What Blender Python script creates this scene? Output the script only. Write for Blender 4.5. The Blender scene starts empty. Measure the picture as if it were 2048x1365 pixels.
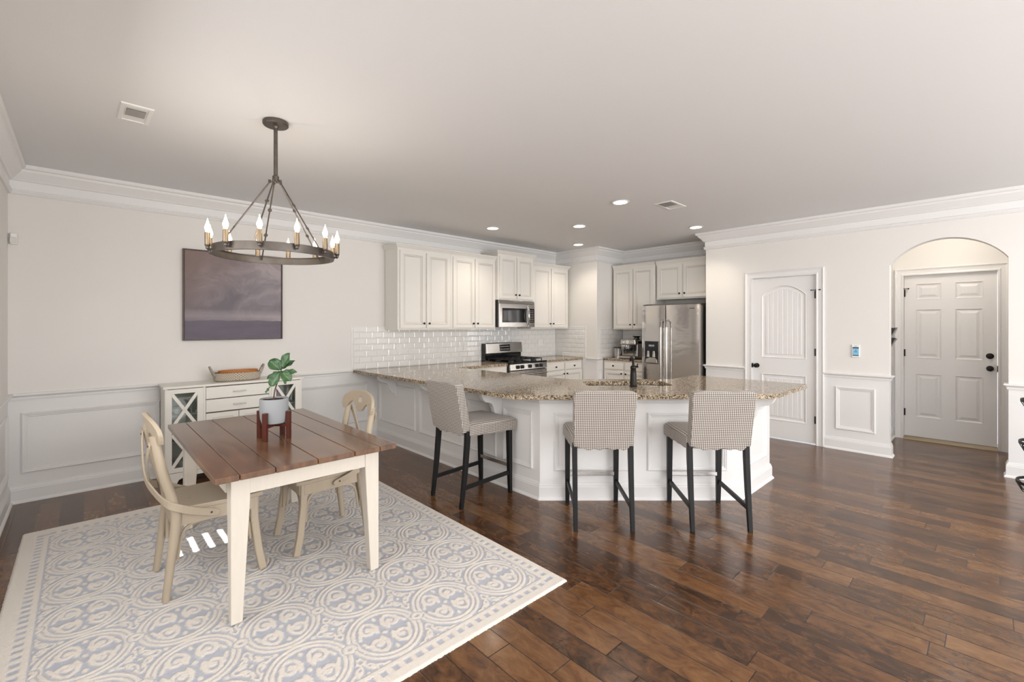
import bpy, bmesh, math, random
import numpy as np
from mathutils import Vector, Matrix
random.seed(7); rng = np.random.default_rng(7)
PI = math.pi
scn = bpy.context.scene
col = scn.collection

# ------------------------------------------------------------------ camera
F_PX = 907.0; HZ = 650.0; CAM_H = 1.44
HEAD = math.atan2(960, 907)                 # viewing direction in the floor plane
cam_d = bpy.data.cameras.new('camera'); cam = bpy.data.objects.new('camera', cam_d); col.objects.link(cam)
cam.location = (0, 0, CAM_H)
cam.rotation_euler = (PI/2, 0, HEAD - PI/2)
cam_d.sensor_width = 36; cam_d.lens = 36*F_PX/2048
cam_d.shift_y = -(682.5-HZ)/2048
cam_d.clip_start = 0.05
scn.camera = cam
scn.view_settings.view_transform = 'Standard'; scn.view_settings.look = 'None'
scn.view_settings.exposure = 0.34; scn.view_settings.gamma = 1.0
scn.view_settings.use_curve_mapping = False

# ------------------------------------------------------------------ world, sun and daylight
w = bpy.data.worlds.new('World'); scn.world = w; w.use_nodes = True
w.node_tree.nodes['Background'].inputs[0].default_value = (0.90, 0.95, 1.0, 1)
w.node_tree.nodes['Background'].inputs[1].default_value = 2.0

def lamp(name, kind, loc, rot, energy, color=(1, 1, 1), size=1, size_y=None, parent=None, **kw):
    d = bpy.data.lights.new(name, kind); d.energy = energy; d.color = color
    if kind == 'AREA':
        d.shape = 'RECTANGLE' if size_y else 'SQUARE'; d.size = size
        if size_y: d.size_y = size_y
    elif kind == 'SUN': d.angle = size
    else: d.shadow_soft_size = size
    for k, v in kw.items(): setattr(d, k, v)
    o = bpy.data.objects.new(name, d); o.location = loc; o.rotation_euler = rot; col.objects.link(o)
    if parent: o.parent = parent
    return o
SUN_EL = math.radians(50)
sd = Vector((math.cos(SUN_EL), 0.0, -math.sin(SUN_EL)))
lamp('sun', 'SUN', (-6, 3.5, 8), sd.to_track_quat('-Z', 'Y').to_euler(), 28.0, (1, .96, .9), math.radians(.5))
# daylight entering by the big windows behind the camera
DAY = (1.0, 0.988, 0.975)
lamp('daylight_rear', 'AREA', (2.95, -3.10, 1.45), (PI/2, 0, 0), 142, DAY, 5.2, 2.2)
lamp('daylight_left', 'AREA', (-.36, -1.6, 1.45), (PI/2, 0, -PI/2), 40, DAY, 2.0, 2.0)
lamp('fill_left', 'AREA', (-.33, 2.25, 1.45), (PI/2-.35, 0, -PI/2), 22, DAY, 1.7, 1.4)  # added fill lamp to brighten the left side; no opening behind it

# ------------------------------------------------------------------ materials
MATS = {}
def _mat(name):
    m = bpy.data.materials.new(name); m.use_nodes = True
    nt = m.node_tree; b = nt.nodes['Principled BSDF']
    MATS[name] = m
    return m, nt, b
def mat(name, c, rough=.5, metal=0, bump=0, bscale=80, var=0, vscale=8, coat=0, emis=0, ecol=None, spec=None, sheen=0, alpha=None, trans=0):
    m, nt, b = _mat(name)
    b.inputs['Base Color'].default_value = (*c, 1); b.inputs['Roughness'].default_value = rough
    b.inputs['Metallic'].default_value = metal; b.inputs['Coat Weight'].default_value = coat
    if spec is not None: b.inputs['Specular IOR Level'].default_value = spec
    if trans: b.inputs['Transmission Weight'].default_value = trans
    if sheen: b.inputs['Sheen Weight'].default_value = sheen
    if emis:
        b.inputs['Emission Color'].default_value = (*(ecol or c), 1); b.inputs['Emission Strength'].default_value = emis
    tc = nt.nodes.new('ShaderNodeTexCoord')
    if var:
        n = nt.nodes.new('ShaderNodeTexNoise'); n.inputs['Scale'].default_value = vscale; n.inputs['Detail'].default_value = 4
        mx = nt.nodes.new('ShaderNodeMix'); mx.data_type = 'RGBA'
        nt.links.new(tc.outputs['Object'], n.inputs['Vector'])
        nt.links.new(n.outputs['Fac'], mx.inputs['Factor'])
        mx.inputs['A'].default_value = (*[max(0, v*(1-var)) for v in c], 1)
        mx.inputs['B'].default_value = (*[min(1, v*(1+var)) for v in c], 1)
        nt.links.new(mx.outputs['Result'], b.inputs['Base Color'])
    if bump:
        n = nt.nodes.new('ShaderNodeTexNoise'); n.inputs['Scale'].default_value = bscale; n.inputs['Detail'].default_value = 3
        bp = nt.nodes.new('ShaderNodeBump'); bp.inputs['Strength'].default_value = bump; bp.inputs['Distance'].default_value = .002
        nt.links.new(tc.outputs['Object'], n.inputs['Vector']); nt.links.new(n.outputs['Fac'], bp.inputs['Height'])
        nt.links.new(bp.outputs['Normal'], b.inputs['Normal'])
    return m
class NG:
    """tiny node-graph writer"""
    def __init__(s, nt): s.nt = nt
    def n(s, t, **kw):
        nd = s.nt.nodes.new(t)
        for k, v in kw.items(): setattr(nd, k, v)
        return nd
    def l(s, a, b): s.nt.links.new(a, b)
    def m(s, op, a, b=None, c=None):
        nd = s.n('ShaderNodeMath', operation=op)
        for i, v in enumerate((a, b, c)):
            if v is None: continue
            if isinstance(v, (int, float)): nd.inputs[i].default_value = v
            else: s.l(v, nd.inputs[i])
        return nd.outputs[0]
    def noise(s, vec, scale, detail=4, rough=.5, dist=0):
        nd = s.n('ShaderNodeTexNoise'); nd.inputs['Scale'].default_value = scale; nd.inputs['Detail'].default_value = detail
        nd.inputs['Roughness'].default_value = rough; nd.inputs['Distortion'].default_value = dist
        s.l(vec, nd.inputs['Vector']); return nd.outputs['Fac']
    def ramp(s, fac, stops, interp='LINEAR'):
        nd = s.n('ShaderNodeValToRGB'); cr = nd.color_ramp; cr.interpolation = interp
        while len(cr.elements) < len(stops): cr.elements.new(.5)
        for e, (p, c) in zip(cr.elements, stops): e.position = p; e.color = (*c, 1)
        s.l(fac, nd.inputs[0]); return nd.outputs[0]
    def mix(s, fac, a, b, blend='MIX'):
        nd = s.n('ShaderNodeMix', data_type='RGBA', blend_type=blend)
        for k, v in (('Factor', fac), ('A', a), ('B', b)):
            if isinstance(v, (int, float)): nd.inputs[k].default_value = v
            elif isinstance(v, tuple): nd.inputs[k].default_value = (*v, 1)
            else: s.l(v, nd.inputs[k])
        return nd.outputs['Result']
    def comb(s, x, y, z):
        nd = s.n('ShaderNodeCombineXYZ')
        for i, v in enumerate((x, y, z)):
            if isinstance(v, (int, float)): nd.inputs[i].default_value = v
            else: s.l(v, nd.inputs[i])
        return nd.outputs[0]
    def sep(s, v):
        nd = s.n('ShaderNodeSeparateXYZ'); s.l(v, nd.inputs[0]); return nd.outputs
    def white(s, v, dim='3D'):
        nd = s.n('ShaderNodeTexWhiteNoise', noise_dimensions=dim); s.l(v, nd.inputs['Vector' if dim != '1D' else 'W']); return nd.outputs['Value']
    def bump(s, h, strength, dist, bsdf):
        nd = s.n('ShaderNodeBump'); nd.inputs['Strength'].default_value = strength; nd.inputs['Distance'].default_value = dist
        s.l(h, nd.inputs['Height']); s.l(nd.outputs[0], bsdf.inputs['Normal'])

# painted surfaces
WHITE = (.80, .79, .78)
M_trim = mat('white_trim_paint', WHITE, .38, bump=.05)
M_ceil = mat('ceiling_paint', (.775, .775, .78), .9, bump=.15, bscale=140)
def wall_mat():
    m, nt, b = _mat('wall_paint_over_white_wainscot'); g = NG(nt)
    tc = g.n('ShaderNodeTexCoord'); z = g.sep(tc.outputs['Object'])[2]
    f = g.m('GREATER_THAN', z, .87)
    c = g.mix(f, WHITE, (.79, .768, .735)); g.l(c, b.inputs['Base Color'])
    g.l(g.m('MULTIPLY_ADD', f, .45, .4), b.inputs['Roughness'])
    g.bump(g.noise(tc.outputs['Object'], 150, 2), .12, .002, b)
    return m
M_wall = wall_mat()
M_cab = mat('cream_cabinet_paint', (.79, .765, .72), .36, bump=.03)
M_glaze = mat('brown_glaze_line', (.50, .45, .38), .5)
M_sidecream = mat('cream_furniture_paint', (.80, .775, .71), .4, var=.03, vscale=5)
M_blk = mat('black_bronze', (.018, .015, .013), .35, metal=.6)
M_blackwood = mat('black_stained_wood', (.007, .007, .0075), .45, spec=.3, var=.3, vscale=30, bump=.08)
M_iron = mat('black_wrought_iron', (.012, .012, .012), .45, metal=.3)
M_steel = mat('brushed_stainless', (.56, .54, .52), .24, metal=1)
def fridge_steel():
    m, nt, b = _mat('wavy_brushed_fridge_steel'); g = NG(nt)
    b.inputs['Base Color'].default_value = (.60, .575, .55, 1); b.inputs['Metallic'].default_value = 1; b.inputs['Roughness'].default_value = .16
    tc = g.n('ShaderNodeTexCoord'); x, y, z = g.sep(tc.outputs['Object'])[:3]
    g.bump(g.noise(g.comb(x, g.m('MULTIPLY', y, 2.0), g.m('MULTIPLY', z, 4.0)), 1.6, 2), .35, .012, b)
    return m
M_fridge = fridge_steel()
M_steeldk = mat('dark_stainless', (.22, .21, .20), .3, metal=1)
M_chrome = mat('polished_chrome', (.75, .75, .75), .08, metal=1)
M_blkgloss = mat('black_glass', (.012, .012, .014), .06)
M_blkplas = mat('black_plastic', (.02, .02, .022), .4)
M_greyplas = mat('grey_enamel', (.25, .25, .26), .5)
def thin_glass():
    m, nt, b = _mat('cabinet_glass'); g = NG(nt)
    out = nt.nodes['Material Output']; t = g.n('ShaderNodeBsdfTransparent'); t.inputs[0].default_value = (.90, .93, .92, 1)
    gl = g.n('ShaderNodeBsdfGlossy'); gl.inputs['Roughness'].default_value = .03
    f = g.n('ShaderNodeFresnel'); f.inputs[0].default_value = 1.5; mx = g.n('ShaderNodeMixShader')
    g.l(f.outputs[0], mx.inputs[0]); g.l(t.outputs[0], mx.inputs[1]); g.l(gl.outputs[0], mx.inputs[2]); g.l(mx.outputs[0], out.inputs[0])
    return m
M_glass = thin_glass()
M_lens = mat('lit_lamp_lens', (1, .95, .88), .5, emis=14, ecol=(1, .93, .82))
M_bulb = mat('lit_candle_bulb', (1, .9, .7), .3, emis=9, ecol=(1, .86, .66))
M_white = mat('white_plastic', (.82, .82, .80), .35)
M_ventdk = mat('vent_louvre_shadow_grey', (.36, .34, .32), .6)
M_tile = mat('white_bevelled_tile', (.82, .81, .79), .10, coat=.5)
M_grout = mat('white_grout', (.74, .73, .70), .8)
M_concrete = mat('pale_grey_planter', (.32, .335, .35), .7, bump=.1, bscale=60, var=.05)
M_soil = mat('bark_soil', (.045, .025, .014), .95, bump=1, bscale=60, var=.6, vscale=90)
M_redwood = mat('dark_red_wood', (.075, .016, .009), .32, var=.35, vscale=22)
M_stem = mat('plant_stem', (.10, .06, .035), .7)
M_brass = mat('antique_brass', (.26, .20, .135), .32, metal=.9)
M_pewter = mat('aged_pewter_metal', (.125, .108, .095), .42, metal=.75, var=.35, vscale=18)
M_tanwood = mat('orange_brown_wood', (.50, .19, .05), .4, var=.25, vscale=12)
M_screen = mat('lit_panel_screen', (.14, .32, .46), .15, emis=.35, ecol=(.2, .45, .65), var=0)
M_screentxt = mat('dark_screen_marks', (.02, .04, .07), .3)
M_gold = mat('threshold_brass', (.40, .33, .23), .4, metal=.6)
M_frame = mat('thin_walnut_frame', (.07, .035, .022), .45)
M_paper = mat('pale_panel_reflective_paper', (.45, .50, .50), .15)
M_potato = mat('potato_skin', (.42, .22, .10), .8, var=.3, vscale=30)
M_china = mat('glazed_china', (.74, .72, .68), .2)
M_magenta = mat('magenta_glass', (.22, .02, .12), .25)
M_dishglass = mat('smoky_glassware', (.45, .47, .43), .12)

def wood_floor():
    m, nt, b = _mat('hand_scraped_maple_floor'); g = NG(nt)
    tc = g.n('ShaderNodeTexCoord'); P = tc.outputs['Object']; x, y, z = g.sep(P)[:3]
    W = .127
    row = g.m('FLOOR', g.m('DIVIDE', x, W))
    rr = g.white(row, '1D')
    rr2 = g.white(g.m('ADD', row, 51.3), '1D')
    L = g.m('MULTIPLY_ADD', rr2, .55, .62)
    t = g.m('DIVIDE', g.m('ADD', y, g.m('MULTIPLY', rr, 9.7)), L)
    k = g.m('FLOOR', t)
    pid = g.comb(row, k, 0)
    r1 = g.white(pid); r2 = g.white(g.comb(k, row, 3.7))
    fx = g.m('FRACT', g.m('DIVIDE', x, W)); fy = g.m('FRACT', t)
    ex = g.m('MULTIPLY', g.m('MINIMUM', fx, g.m('SUBTRACT', 1, fx)), W)
    ey = g.m('MULTIPLY', g.m('MINIMUM', fy, g.m('SUBTRACT', 1, fy)), L)
    e = g.m('MINIMUM', ex, ey)
    joint = g.m('LESS_THAN', e, .0018)
    # shifted coordinates so that every plank has its own figure
    off = g.m('MULTIPLY', r1, 37.0)
    gv = g.comb(g.m('MULTIPLY', x, 9), g.m('ADD', y, off), off)
    grain = g.noise(gv, 5.0, 8, .62, .6)
    fine = g.noise(g.comb(g.m('MULTIPLY', x, 60), g.m('MULTIPLY_ADD', y, 3.0, off), 0), 3.0, 3, .5)
    figure = g.noise(g.comb(g.m('MULTIPLY', x, 2.2), g.m('ADD', y, off), off), 6.5, 7, .68, 1.4)
    base = g.ramp(g.m('ADD', g.m('MULTIPLY', r2, .26), g.m('MULTIPLY', figure, .80)),
                  [(.28, (.022, .010, .005)), (.41, (.090, .038, .014)), (.55, (.190, .086, .031)), (.80, (.34, .175, .068))])
    c = g.mix(g.m('MULTIPLY', grain, .75), base, (.50, .38, .30), 'MULTIPLY')
    c = g.mix(g.m('MULTIPLY', fine, .35), c, (.02, .009, .005))
    c = g.mix(joint, c, (.012, .006, .004)); g.l(c, b.inputs['Base Color'])
    rgh = g.m('MULTIPLY_ADD', grain, .16, .155)
    g.l(rgh, b.inputs['Roughness']); b.inputs['Coat Weight'].default_value = .15; b.inputs['Coat Roughness'].default_value = .12
    scr = g.noise(g.comb(g.m('MULTIPLY', x, 2.2), g.m('ADD', g.m('MULTIPLY', y, .55), off), 0), 9, 2, .5)
    scr2 = g.noise(g.comb(g.m('MULTIPLY', x, 30), g.m('ADD', y, off), 0), 2, 2, .5)
    edge = g.m('MINIMUM', g.m('DIVIDE', e, .004), 1.0)
    h = g.m('ADD', g.m('ADD', g.m('MULTIPLY', scr, .55), g.m('MULTIPLY', scr2, .40)), g.m('MULTIPLY', edge, .8))
    g.bump(h, .42, .0024, b)
    return m
M_floor = wood_floor()

def table_wood():
    m, nt, b = _mat('worn_brown_plank_top'); g = NG(nt)
    tc = g.n('ShaderNodeTexCoord'); P = tc.outputs['Object']; x, y, z = g.sep(P)[:3]
    fig = g.noise(g.comb(g.m('MULTIPLY', x, 4), y, z), 4, 6, .6, .5)
    fine = g.noise(g.comb(g.m('MULTIPLY', x, 50), g.m('MULTIPLY', y, 3), z), 4, 3)
    c = g.ramp(fig, [(.30, (.080, .034, .014)), (.52, (.165, .076, .032)), (.75, (.26, .130, .058))])
    c = g.mix(g.m('MULTIPLY', fine, .4), c, (.04, .015, .008))
    chip = g.m('GREATER_THAN', g.noise(g.comb(g.m('MULTIPLY', x, 1.0), g.m('MULTIPLY', y, 2.4), 0), 13, 5, .6), .735)
    c = g.mix(chip, c, (.50, .33, .22)); g.l(c, b.inputs['Base Color'])
    b.inputs['Roughness'].default_value = .25; b.inputs['Coat Weight'].default_value = .3; b.inputs['Coat Roughness'].default_value = .15
    g.bump(g.m('ADD', fig, g.m('MULTIPLY', fine, .3)), .15, .002, b)
    return m
M_tabletop = table_wood()

def distressed(name, base, wear, amount, streak=True):
    m, nt, b = _mat(name); g = NG(nt)
    tc = g.n('ShaderNodeTexCoord'); P = tc.outputs['Object']; x, y, z = g.sep(P)[:3]
    n1 = g.noise(P, 14, 6, .7); n2 = g.noise(g.comb(g.m('MULTIPLY', x, 30), g.m('MULTIPLY', y, 30), g.m('MULTIPLY', z, 3)), 2, 4)
    ge = g.n('ShaderNodeNewGeometry')
    pt = g.m('MULTIPLY', g.m('SUBTRACT', ge.outputs['Pointiness'], .5), 5.0)
    c = g.mix(g.m('MULTIPLY', n2, .5), base, tuple(v*.80 for v in base))
    c = g.mix(g.m('MULTIPLY', g.m('GREATER_THAN', n1, amount), .75), c, wear)
    g.l(c, b.inputs['Base Color']); b.inputs['Roughness'].default_value = .45
    g.bump(n2, .2, .002, b)
    return m
M_legcream = distressed('distressed_cream_paint', (.74, .68, .59), (.30, .15, .07), .70)
M_chaircream = distressed('antiqued_tan_cream_paint', (.475, .395, .295), (.26, .17, .095), .665)

def granite():
    m, nt, b = _mat('tan_speckled_granite'); g = NG(nt)
    tc = g.n('ShaderNodeTexCoord'); P = tc.outputs['Object']
    v = g.n('ShaderNodeTexVoronoi'); v.inputs['Scale'].default_value = 125; g.l(P, v.inputs['Vector'])
    r = g.sep(v.outputs['Color'])[0]
    n = g.noise(P, 42, 5, .75)
    f = g.m('ADD', g.m('MULTIPLY', r, .62), g.m('MULTIPLY', n, .48))
    c = g.ramp(f, [(.31, (.012, .010, .008)), (.38, (.075, .052, .032)), (.48, (.22, .155, .092)), (.60, (.40, .305, .20)), (.78, (.64, .56, .44))])
    big = g.noise(P, 7, 3)
    c = g.mix(g.m('MULTIPLY', big, .35), c, (.36, .27, .17)); g.l(c, b.inputs['Base Color'])
    b.inputs['Roughness'].default_value = .085; b.inputs['Specular IOR Level'].default_value = .42
    return m
M_granite = granite()

def gingham():
    m, nt, b = _mat('brown_gingham_cotton'); g = NG(nt)
    uv = g.n('ShaderNodeTexCoord').outputs['UV']; x, y, _ = g.sep(uv)[:3]
    p = .0128
    fx = g.m('LESS_THAN', g.m('FRACT', g.m('DIVIDE', x, p)), .5); fy = g.m('LESS_THAN', g.m('FRACT', g.m('DIVIDE', y, p)), .5)
    s = g.m('ADD', fx, fy)
    c = g.ramp(g.m('MULTIPLY', s, .5), [(0.0, (.74, .70, .65)), (.35, (.27, .235, .205)), (.85, (.095, .075, .062))], 'CONSTANT')
    g.l(c, b.inputs['Base Color']); b.inputs['Roughness'].default_value = .95; b.inputs['Sheen Weight'].default_value = .2
    tc = g.n('ShaderNodeTexCoord')
    g.bump(g.noise(tc.outputs['Object'], 11, 3), .35, .012, b)
    return m
M_gingham = gingham()

def rug_mat():
    m, nt, b = _mat('carved_wool_cream_and_blue'); g = NG(nt)
    a = g.n('ShaderNodeAttribute'); a.attribute_name = 'pattern'
    tc = g.n('ShaderNodeTexCoord')
    n = g.noise(tc.outputs['Object'], 350, 2); n2 = g.noise(tc.outputs['Object'], 3, 3)
    cream = g.mix(n2, (.84, .77, .69), (.89, .83, .755)); blue = g.mix(n2, (.45, .48, .56), (.52, .545, .62))
    c = g.mix(a.outputs['Fac'], blue, cream)
    c = g.mix(g.m('MULTIPLY', n, .35), c, (.50, .47, .43)); g.l(c, b.inputs['Base Color'])
    b.inputs['Roughness'].default_value = 1; b.inputs['Sheen Weight'].default_value = .3; b.inputs['Specular IOR Level'].default_value = .1
    g.bump(n, .8, .004, b)
    return m
M_rug = rug_mat()

def wicker():
    m, nt, b = _mat('woven_seagrass'); g = NG(nt)
    uv = g.n('ShaderNodeTexCoord').outputs['UV']; x, y, _ = g.sep(uv)[:3]
    a = g.m('SINE', g.m('MULTIPLY_ADD', x, 420, g.m('MULTIPLY', g.m('FLOOR', g.m('DIVIDE', y, .012)), PI)))
    bb = g.m('SINE', g.m('MULTIPLY', y, 2*PI/.012))
    h = g.m('MULTIPLY', g.m('ABSOLUTE', bb), g.m('MULTIPLY_ADD', a, .5, .5))
    c = g.ramp(h, [(0, (.26, .18, .11)), (.22, (.62, .54, .43)), (1, (.90, .85, .76))]); g.l(c, b.inputs['Base Color'])
    b.inputs['Roughness'].default_value = .8; g.bump(h, .9, .004, b)
    return m
M_wicker = wicker()

def leaf_mat():
    m, nt, b = _mat('veined_green_leaf'); g = NG(nt)
    uv = g.n('ShaderNodeTexCoord').outputs['UV']; x, y, _ = g.sep(uv)[:3]
    ax = g.m('ABSOLUTE', x)
    mid = g.m('LESS_THAN', ax, .035)
    sv = g.m('FRACT', g.m('MULTIPLY', g.m('SUBTRACT', y, g.m('MULTIPLY', ax, .35)), 6.5))
    side = g.m('LESS_THAN', sv, .09)
    v = g.m('MAXIMUM', mid, g.m('MULTIPLY', side, .7))
    n = g.noise(g.n('ShaderNodeTexCoord').outputs['Object'], 25, 3)
    c = g.mix(n, (.022, .070, .028), (.055, .135, .048))
    c = g.mix(v, c, (.22, .32, .14)); g.l(c, b.inputs['Base Color'])
    b.inputs['Roughness'].default_value = .35
    g.bump(g.m('SUBTRACT', n, v), .4, .003, b)
    return m
M_leaf = leaf_mat()

def painting_mat():
    m, nt, b = _mat('painted_canvas_dusk_sea'); g = NG(nt)
    tc = g.n('ShaderNodeTexCoord'); P = tc.outputs['Object']; x, y, z = g.sep(P)[:3]   # z 0..0.9, x -.45...45
    n = g.noise(P, 3.2, 7, .62, .8); n2 = g.noise(g.comb(g.m('MULTIPLY', x, 1.4), 0, g.m('MULTIPLY', z, 5)), 2.2, 5, .6)
    sky = g.ramp(g.m('ADD', g.m('MULTIPLY', n, .7), g.m('MULTIPLY', g.m('ADD', z, x), .17)),
                 [(.33, (.175, .155, .175)), (.46, (.25, .22, .24)), (.58, (.40, .35, .36)), (.70, (.27, .22, .215))])
    brn = g.m('MULTIPLY', g.m('MAXIMUM', 0, g.m('SUBTRACT', g.m('SUBTRACT', z, .45), g.m('MULTIPLY', x, .9))), 1.1)
    sky = g.mix(g.m('MINIMUM', brn, .8), sky, (.24, .165, .14))
    glow = g.m('MAXIMUM', 0, g.m('SUBTRACT', 1, g.m('MULTIPLY', g.m('ABSOLUTE', g.m('SUBTRACT', z, .245)), 14)))
    sky = g.mix(g.m('MULTIPLY', glow, g.m('MULTIPLY', n2, 1.0)), sky, (.46, .40, .42))
    hz = g.m('MULTIPLY_ADD', n2, .06, .165)
    sea = g.mix(n2, (.115, .10, .13), (.19, .165, .205))
    c = g.mix(g.m('LESS_THAN', z, hz), sky, sea); g.l(c, b.inputs['Base Color'])
    b.inputs['Roughness'].default_value = .75
    g.bump(g.noise(P, 300, 2), .3, .002, b)
    return m
M_paint = painting_mat()

# ------------------------------------------------------------------ mesh builder
class MB:
    def __init__(s): s.v = []; s.f = []; s.mi = []; s.uv = None
    def add(s, vs, fs, mi=0):
        o = len(s.v); s.v += [tuple(p) for p in vs]; s.f += [tuple(i+o for i in f) for f in fs]; s.mi += [mi]*len(fs); return s
    def box(s, x0, x1, y0, y1, z0, z1, M=None, mi=0):
        vs = [(x, y, z) for z in (z0, z1) for y in (y0, y1) for x in (x0, x1)]
        if M is not None: vs = [M @ Vector(p) for p in vs]
        return s.add(vs, [(0, 2, 3, 1), (4, 5, 7, 6), (0, 1, 5, 4), (2, 6, 7, 3), (0, 4, 6, 2), (1, 3, 7, 5)], mi)
    def prism(s, poly, fn, a, b, mi=0):
        """poly 2D list, fn(u,v,t)->3D, t from a to b"""
        n = len(poly); vs = [fn(u, v, a) for u, v in poly] + [fn(u, v, b) for u, v in poly]
        fs = [tuple(range(n))[::-1], tuple(range(n, 2*n))] + [(i, (i+1) % n, (i+1) % n+n, i+n) for i in range(n)]
        return s.add(vs, fs, mi)
    def prism_holes(s, outer, holes, fn, a, b, mi=0):
        bm = bmesh.new(); edges = []
        for loop in [outer]+holes:
            vv = [bm.verts.new((u, v, 0)) for u, v in loop]
            for i in range(len(vv)): edges.append(bm.edges.new((vv[i], vv[(i+1) % len(vv)])))
        bmesh.ops.triangle_fill(bm, use_beauty=True, use_dissolve=False, edges=edges)
        bm.verts.index_update(); vs = [v.co.copy() for v in bm.verts]; n = len(vs)
        fs = [tuple(v.index for v in f.verts) for f in bm.faces]
        bd = [(e.verts[0].index, e.verts[1].index) for e in edges]
        bm.free()
        s.add([fn(p.x, p.y, a) for p in vs]+[fn(p.x, p.y, b) for p in vs],
              [f[::-1] for f in fs]+[tuple(i+n for i in f) for f in fs]+[(i, j, j+n, i+n) for i, j in bd], mi)
        return s
    def tube(s, path, r, n=10, closed=False, flat=None, mi=0):
        """flat=(w,t,upvector): rectangular section"""
        P = [Vector(p) for p in path]; m = len(P); rs = r if isinstance(r, (list, tuple)) else [r]*m
        prev = None; rings = []
        for i in range(m):
            if closed: d = (P[(i+1) % m]-P[i-1]).normalized()
            else: d = (P[min(i+1, m-1)]-P[max(i-1, 0)]).normalized()
            if flat: up = Vector(flat[2][i] if isinstance(flat[2][0], (tuple, Vector)) else flat[2]); u = d.cross(up).normalized()
            elif prev is None:
                ref = Vector((0, 0, 1)) if abs(d.z) < .9 else Vector((1, 0, 0)); u = d.cross(ref).normalized()
            else: u = (prev-d*prev.dot(d)).normalized()
            prev = u; v = u.cross(d).normalized()
            if flat:
                a, bb = flat[0]/2, flat[1]/2
                if isinstance(rs[i], (int, float)) and rs[i] > 0: a *= rs[i]
                rings.append([P[i]+v*a+u*bb, P[i]+v*a-u*bb, P[i]-v*a-u*bb, P[i]-v*a+u*bb])
            else: rings.append([P[i]+(u*math.cos(2*PI*k/n)+v*math.sin(2*PI*k/n))*rs[i] for k in range(n)])
        k = len(rings[0]); vs = [p for rg in rings for p in rg]; fs = []
        for i in range(m if closed else m-1):
            j = (i+1) % m
            for q in range(k): fs.append((i*k+q, i*k+(q+1) % k, j*k+(q+1) % k, j*k+q))
        if not closed: fs += [tuple(range(k))[::-1], tuple(range((m-1)*k, m*k))]
        return s.add(vs, fs, mi)
    def lathe(s, prof, c=(0, 0, 0), n=24, M=None, sx=1, sy=1, mi=0):
        vs = []; fs = []
        for r, z in prof:
            for k in range(n):
                p = Vector((c[0]+sx*r*math.cos(2*PI*k/n), c[1]+sy*r*math.sin(2*PI*k/n), c[2]+z)) if M is None else M @ Vector((sx*r*math.cos(2*PI*k/n), sy*r*math.sin(2*PI*k/n), z))
                vs.append(p)
        for i in range(len(prof)-1):
            for k in range(n): fs.append((i*n+k, i*n+(k+1) % n, (i+1)*n+(k+1) % n, (i+1)*n+k))
        fs.append(tuple(range(n))[::-1]); fs.append(tuple(range((len(prof)-1)*n, len(prof)*n)))
        return s.add(vs, fs, mi)
    def rings(s, fn, u0, u1, v0, v1, prof, cap=True, mis=None, capmi=0):
        """concentric mitred rectangles: prof = [(inset, height)]; fn(u,v,h)->3D"""
        vs = []; fs = []; o = len(s.v)
        for ins, h in prof:
            vs += [fn(u0+ins, v0+ins, h), fn(u1-ins, v0+ins, h), fn(u1-ins, v1-ins, h), fn(u0+ins, v1-ins, h)]
        for i in range(len(prof)-1):
            ff = [(i*4+k, i*4+(k+1) % 4, (i+1)*4+(k+1) % 4, (i+1)*4+k) for k in range(4)]
            fs += [(f, (mis[i] if mis else 0)) for f in ff]
        if cap: fs.append((tuple(range((len(prof)-1)*4, len(prof)*4)), capmi))
        s.v += [tuple(p) for p in vs]
        for f, m_ in fs: s.f.append(tuple(i+o for i in f)); s.mi.append(m_)
        return s
    def build(s, name, m, parent=None, bevel=0, smooth=False, seg=2, world=False, boxuv=False, angle=None, subsurf=0, tag_=None):
        me = bpy.data.meshes.new(name); vs = s.v
        if world and parent is not None:
            inv = (Matrix.Translation(parent.location) @ Matrix.Rotation(parent.rotation_euler.z, 4, 'Z')).inverted()
            vs = [tuple(inv @ Vector(p)) for p in vs]
        me.from_pydata(vs, [], s.f)
        mats = m if isinstance(m, (list, tuple)) else [m]
        for mm in mats: me.materials.append(mm)
        if len(mats) > 1: me.polygons.foreach_set('material_index', s.mi)
        bm = bmesh.new(); bm.from_mesh(me)
        bmesh.ops.recalc_face_normals(bm, faces=bm.faces)
        if boxuv:
            ul = bm.loops.layers.uv.new('UVMap')
            for f in bm.faces:
                n = f.normal; a = max(range(3), key=lambda i: abs(n[i]))
                for l in f.loops:
                    c = l.vert.co; l[ul].uv = [(c.y, c.z), (c.x, c.z), (c.x, c.y)][a]
        elif s.uv:
            ul = bm.loops.layers.uv.new('UVMap')
            for f in bm.faces:
                for l in f.loops: l[ul].uv = s.uv[l.vert.index]
        bm.to_mesh(me); bm.free()
        if smooth: me.polygons.foreach_set('use_smooth', [True]*len(me.polygons))
        o = bpy.data.objects.new(name, me); col.objects.link(o)
        if parent is not None: o.parent = parent
        if bevel:
            md = o.modifiers.new('b', 'BEVEL'); md.width = bevel; md.segments = seg; md.limit_method = 'ANGLE'; md.angle_limit = math.radians(35)
        if subsurf:
            md = o.modifiers.new('s', 'SUBSURF'); md.levels = subsurf; md.render_levels = subsurf
        if smooth and angle is not False and not subsurf:
            me.set_sharp_from_angle(angle=math.radians(angle or 38))
        return o
def thing(name, label, cat, loc=(0, 0, 0), rotz=0, group=None):
    o = bpy.data.objects.new(name, None); o.empty_display_size = .1; col.objects.link(o)
    o.location = loc; o.rotation_euler = (0, 0, rotz); o['label'] = label; o['category'] = cat
    if group: o['group'] = group
    return o
def tag(o, label, cat, group=None, kind=None):
    o['label'] = label; o['category'] = cat
    if group: o['group'] = group
    if kind: o['kind'] = kind
    return o
def struct(o): o['kind'] = 'structure'; return o
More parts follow.
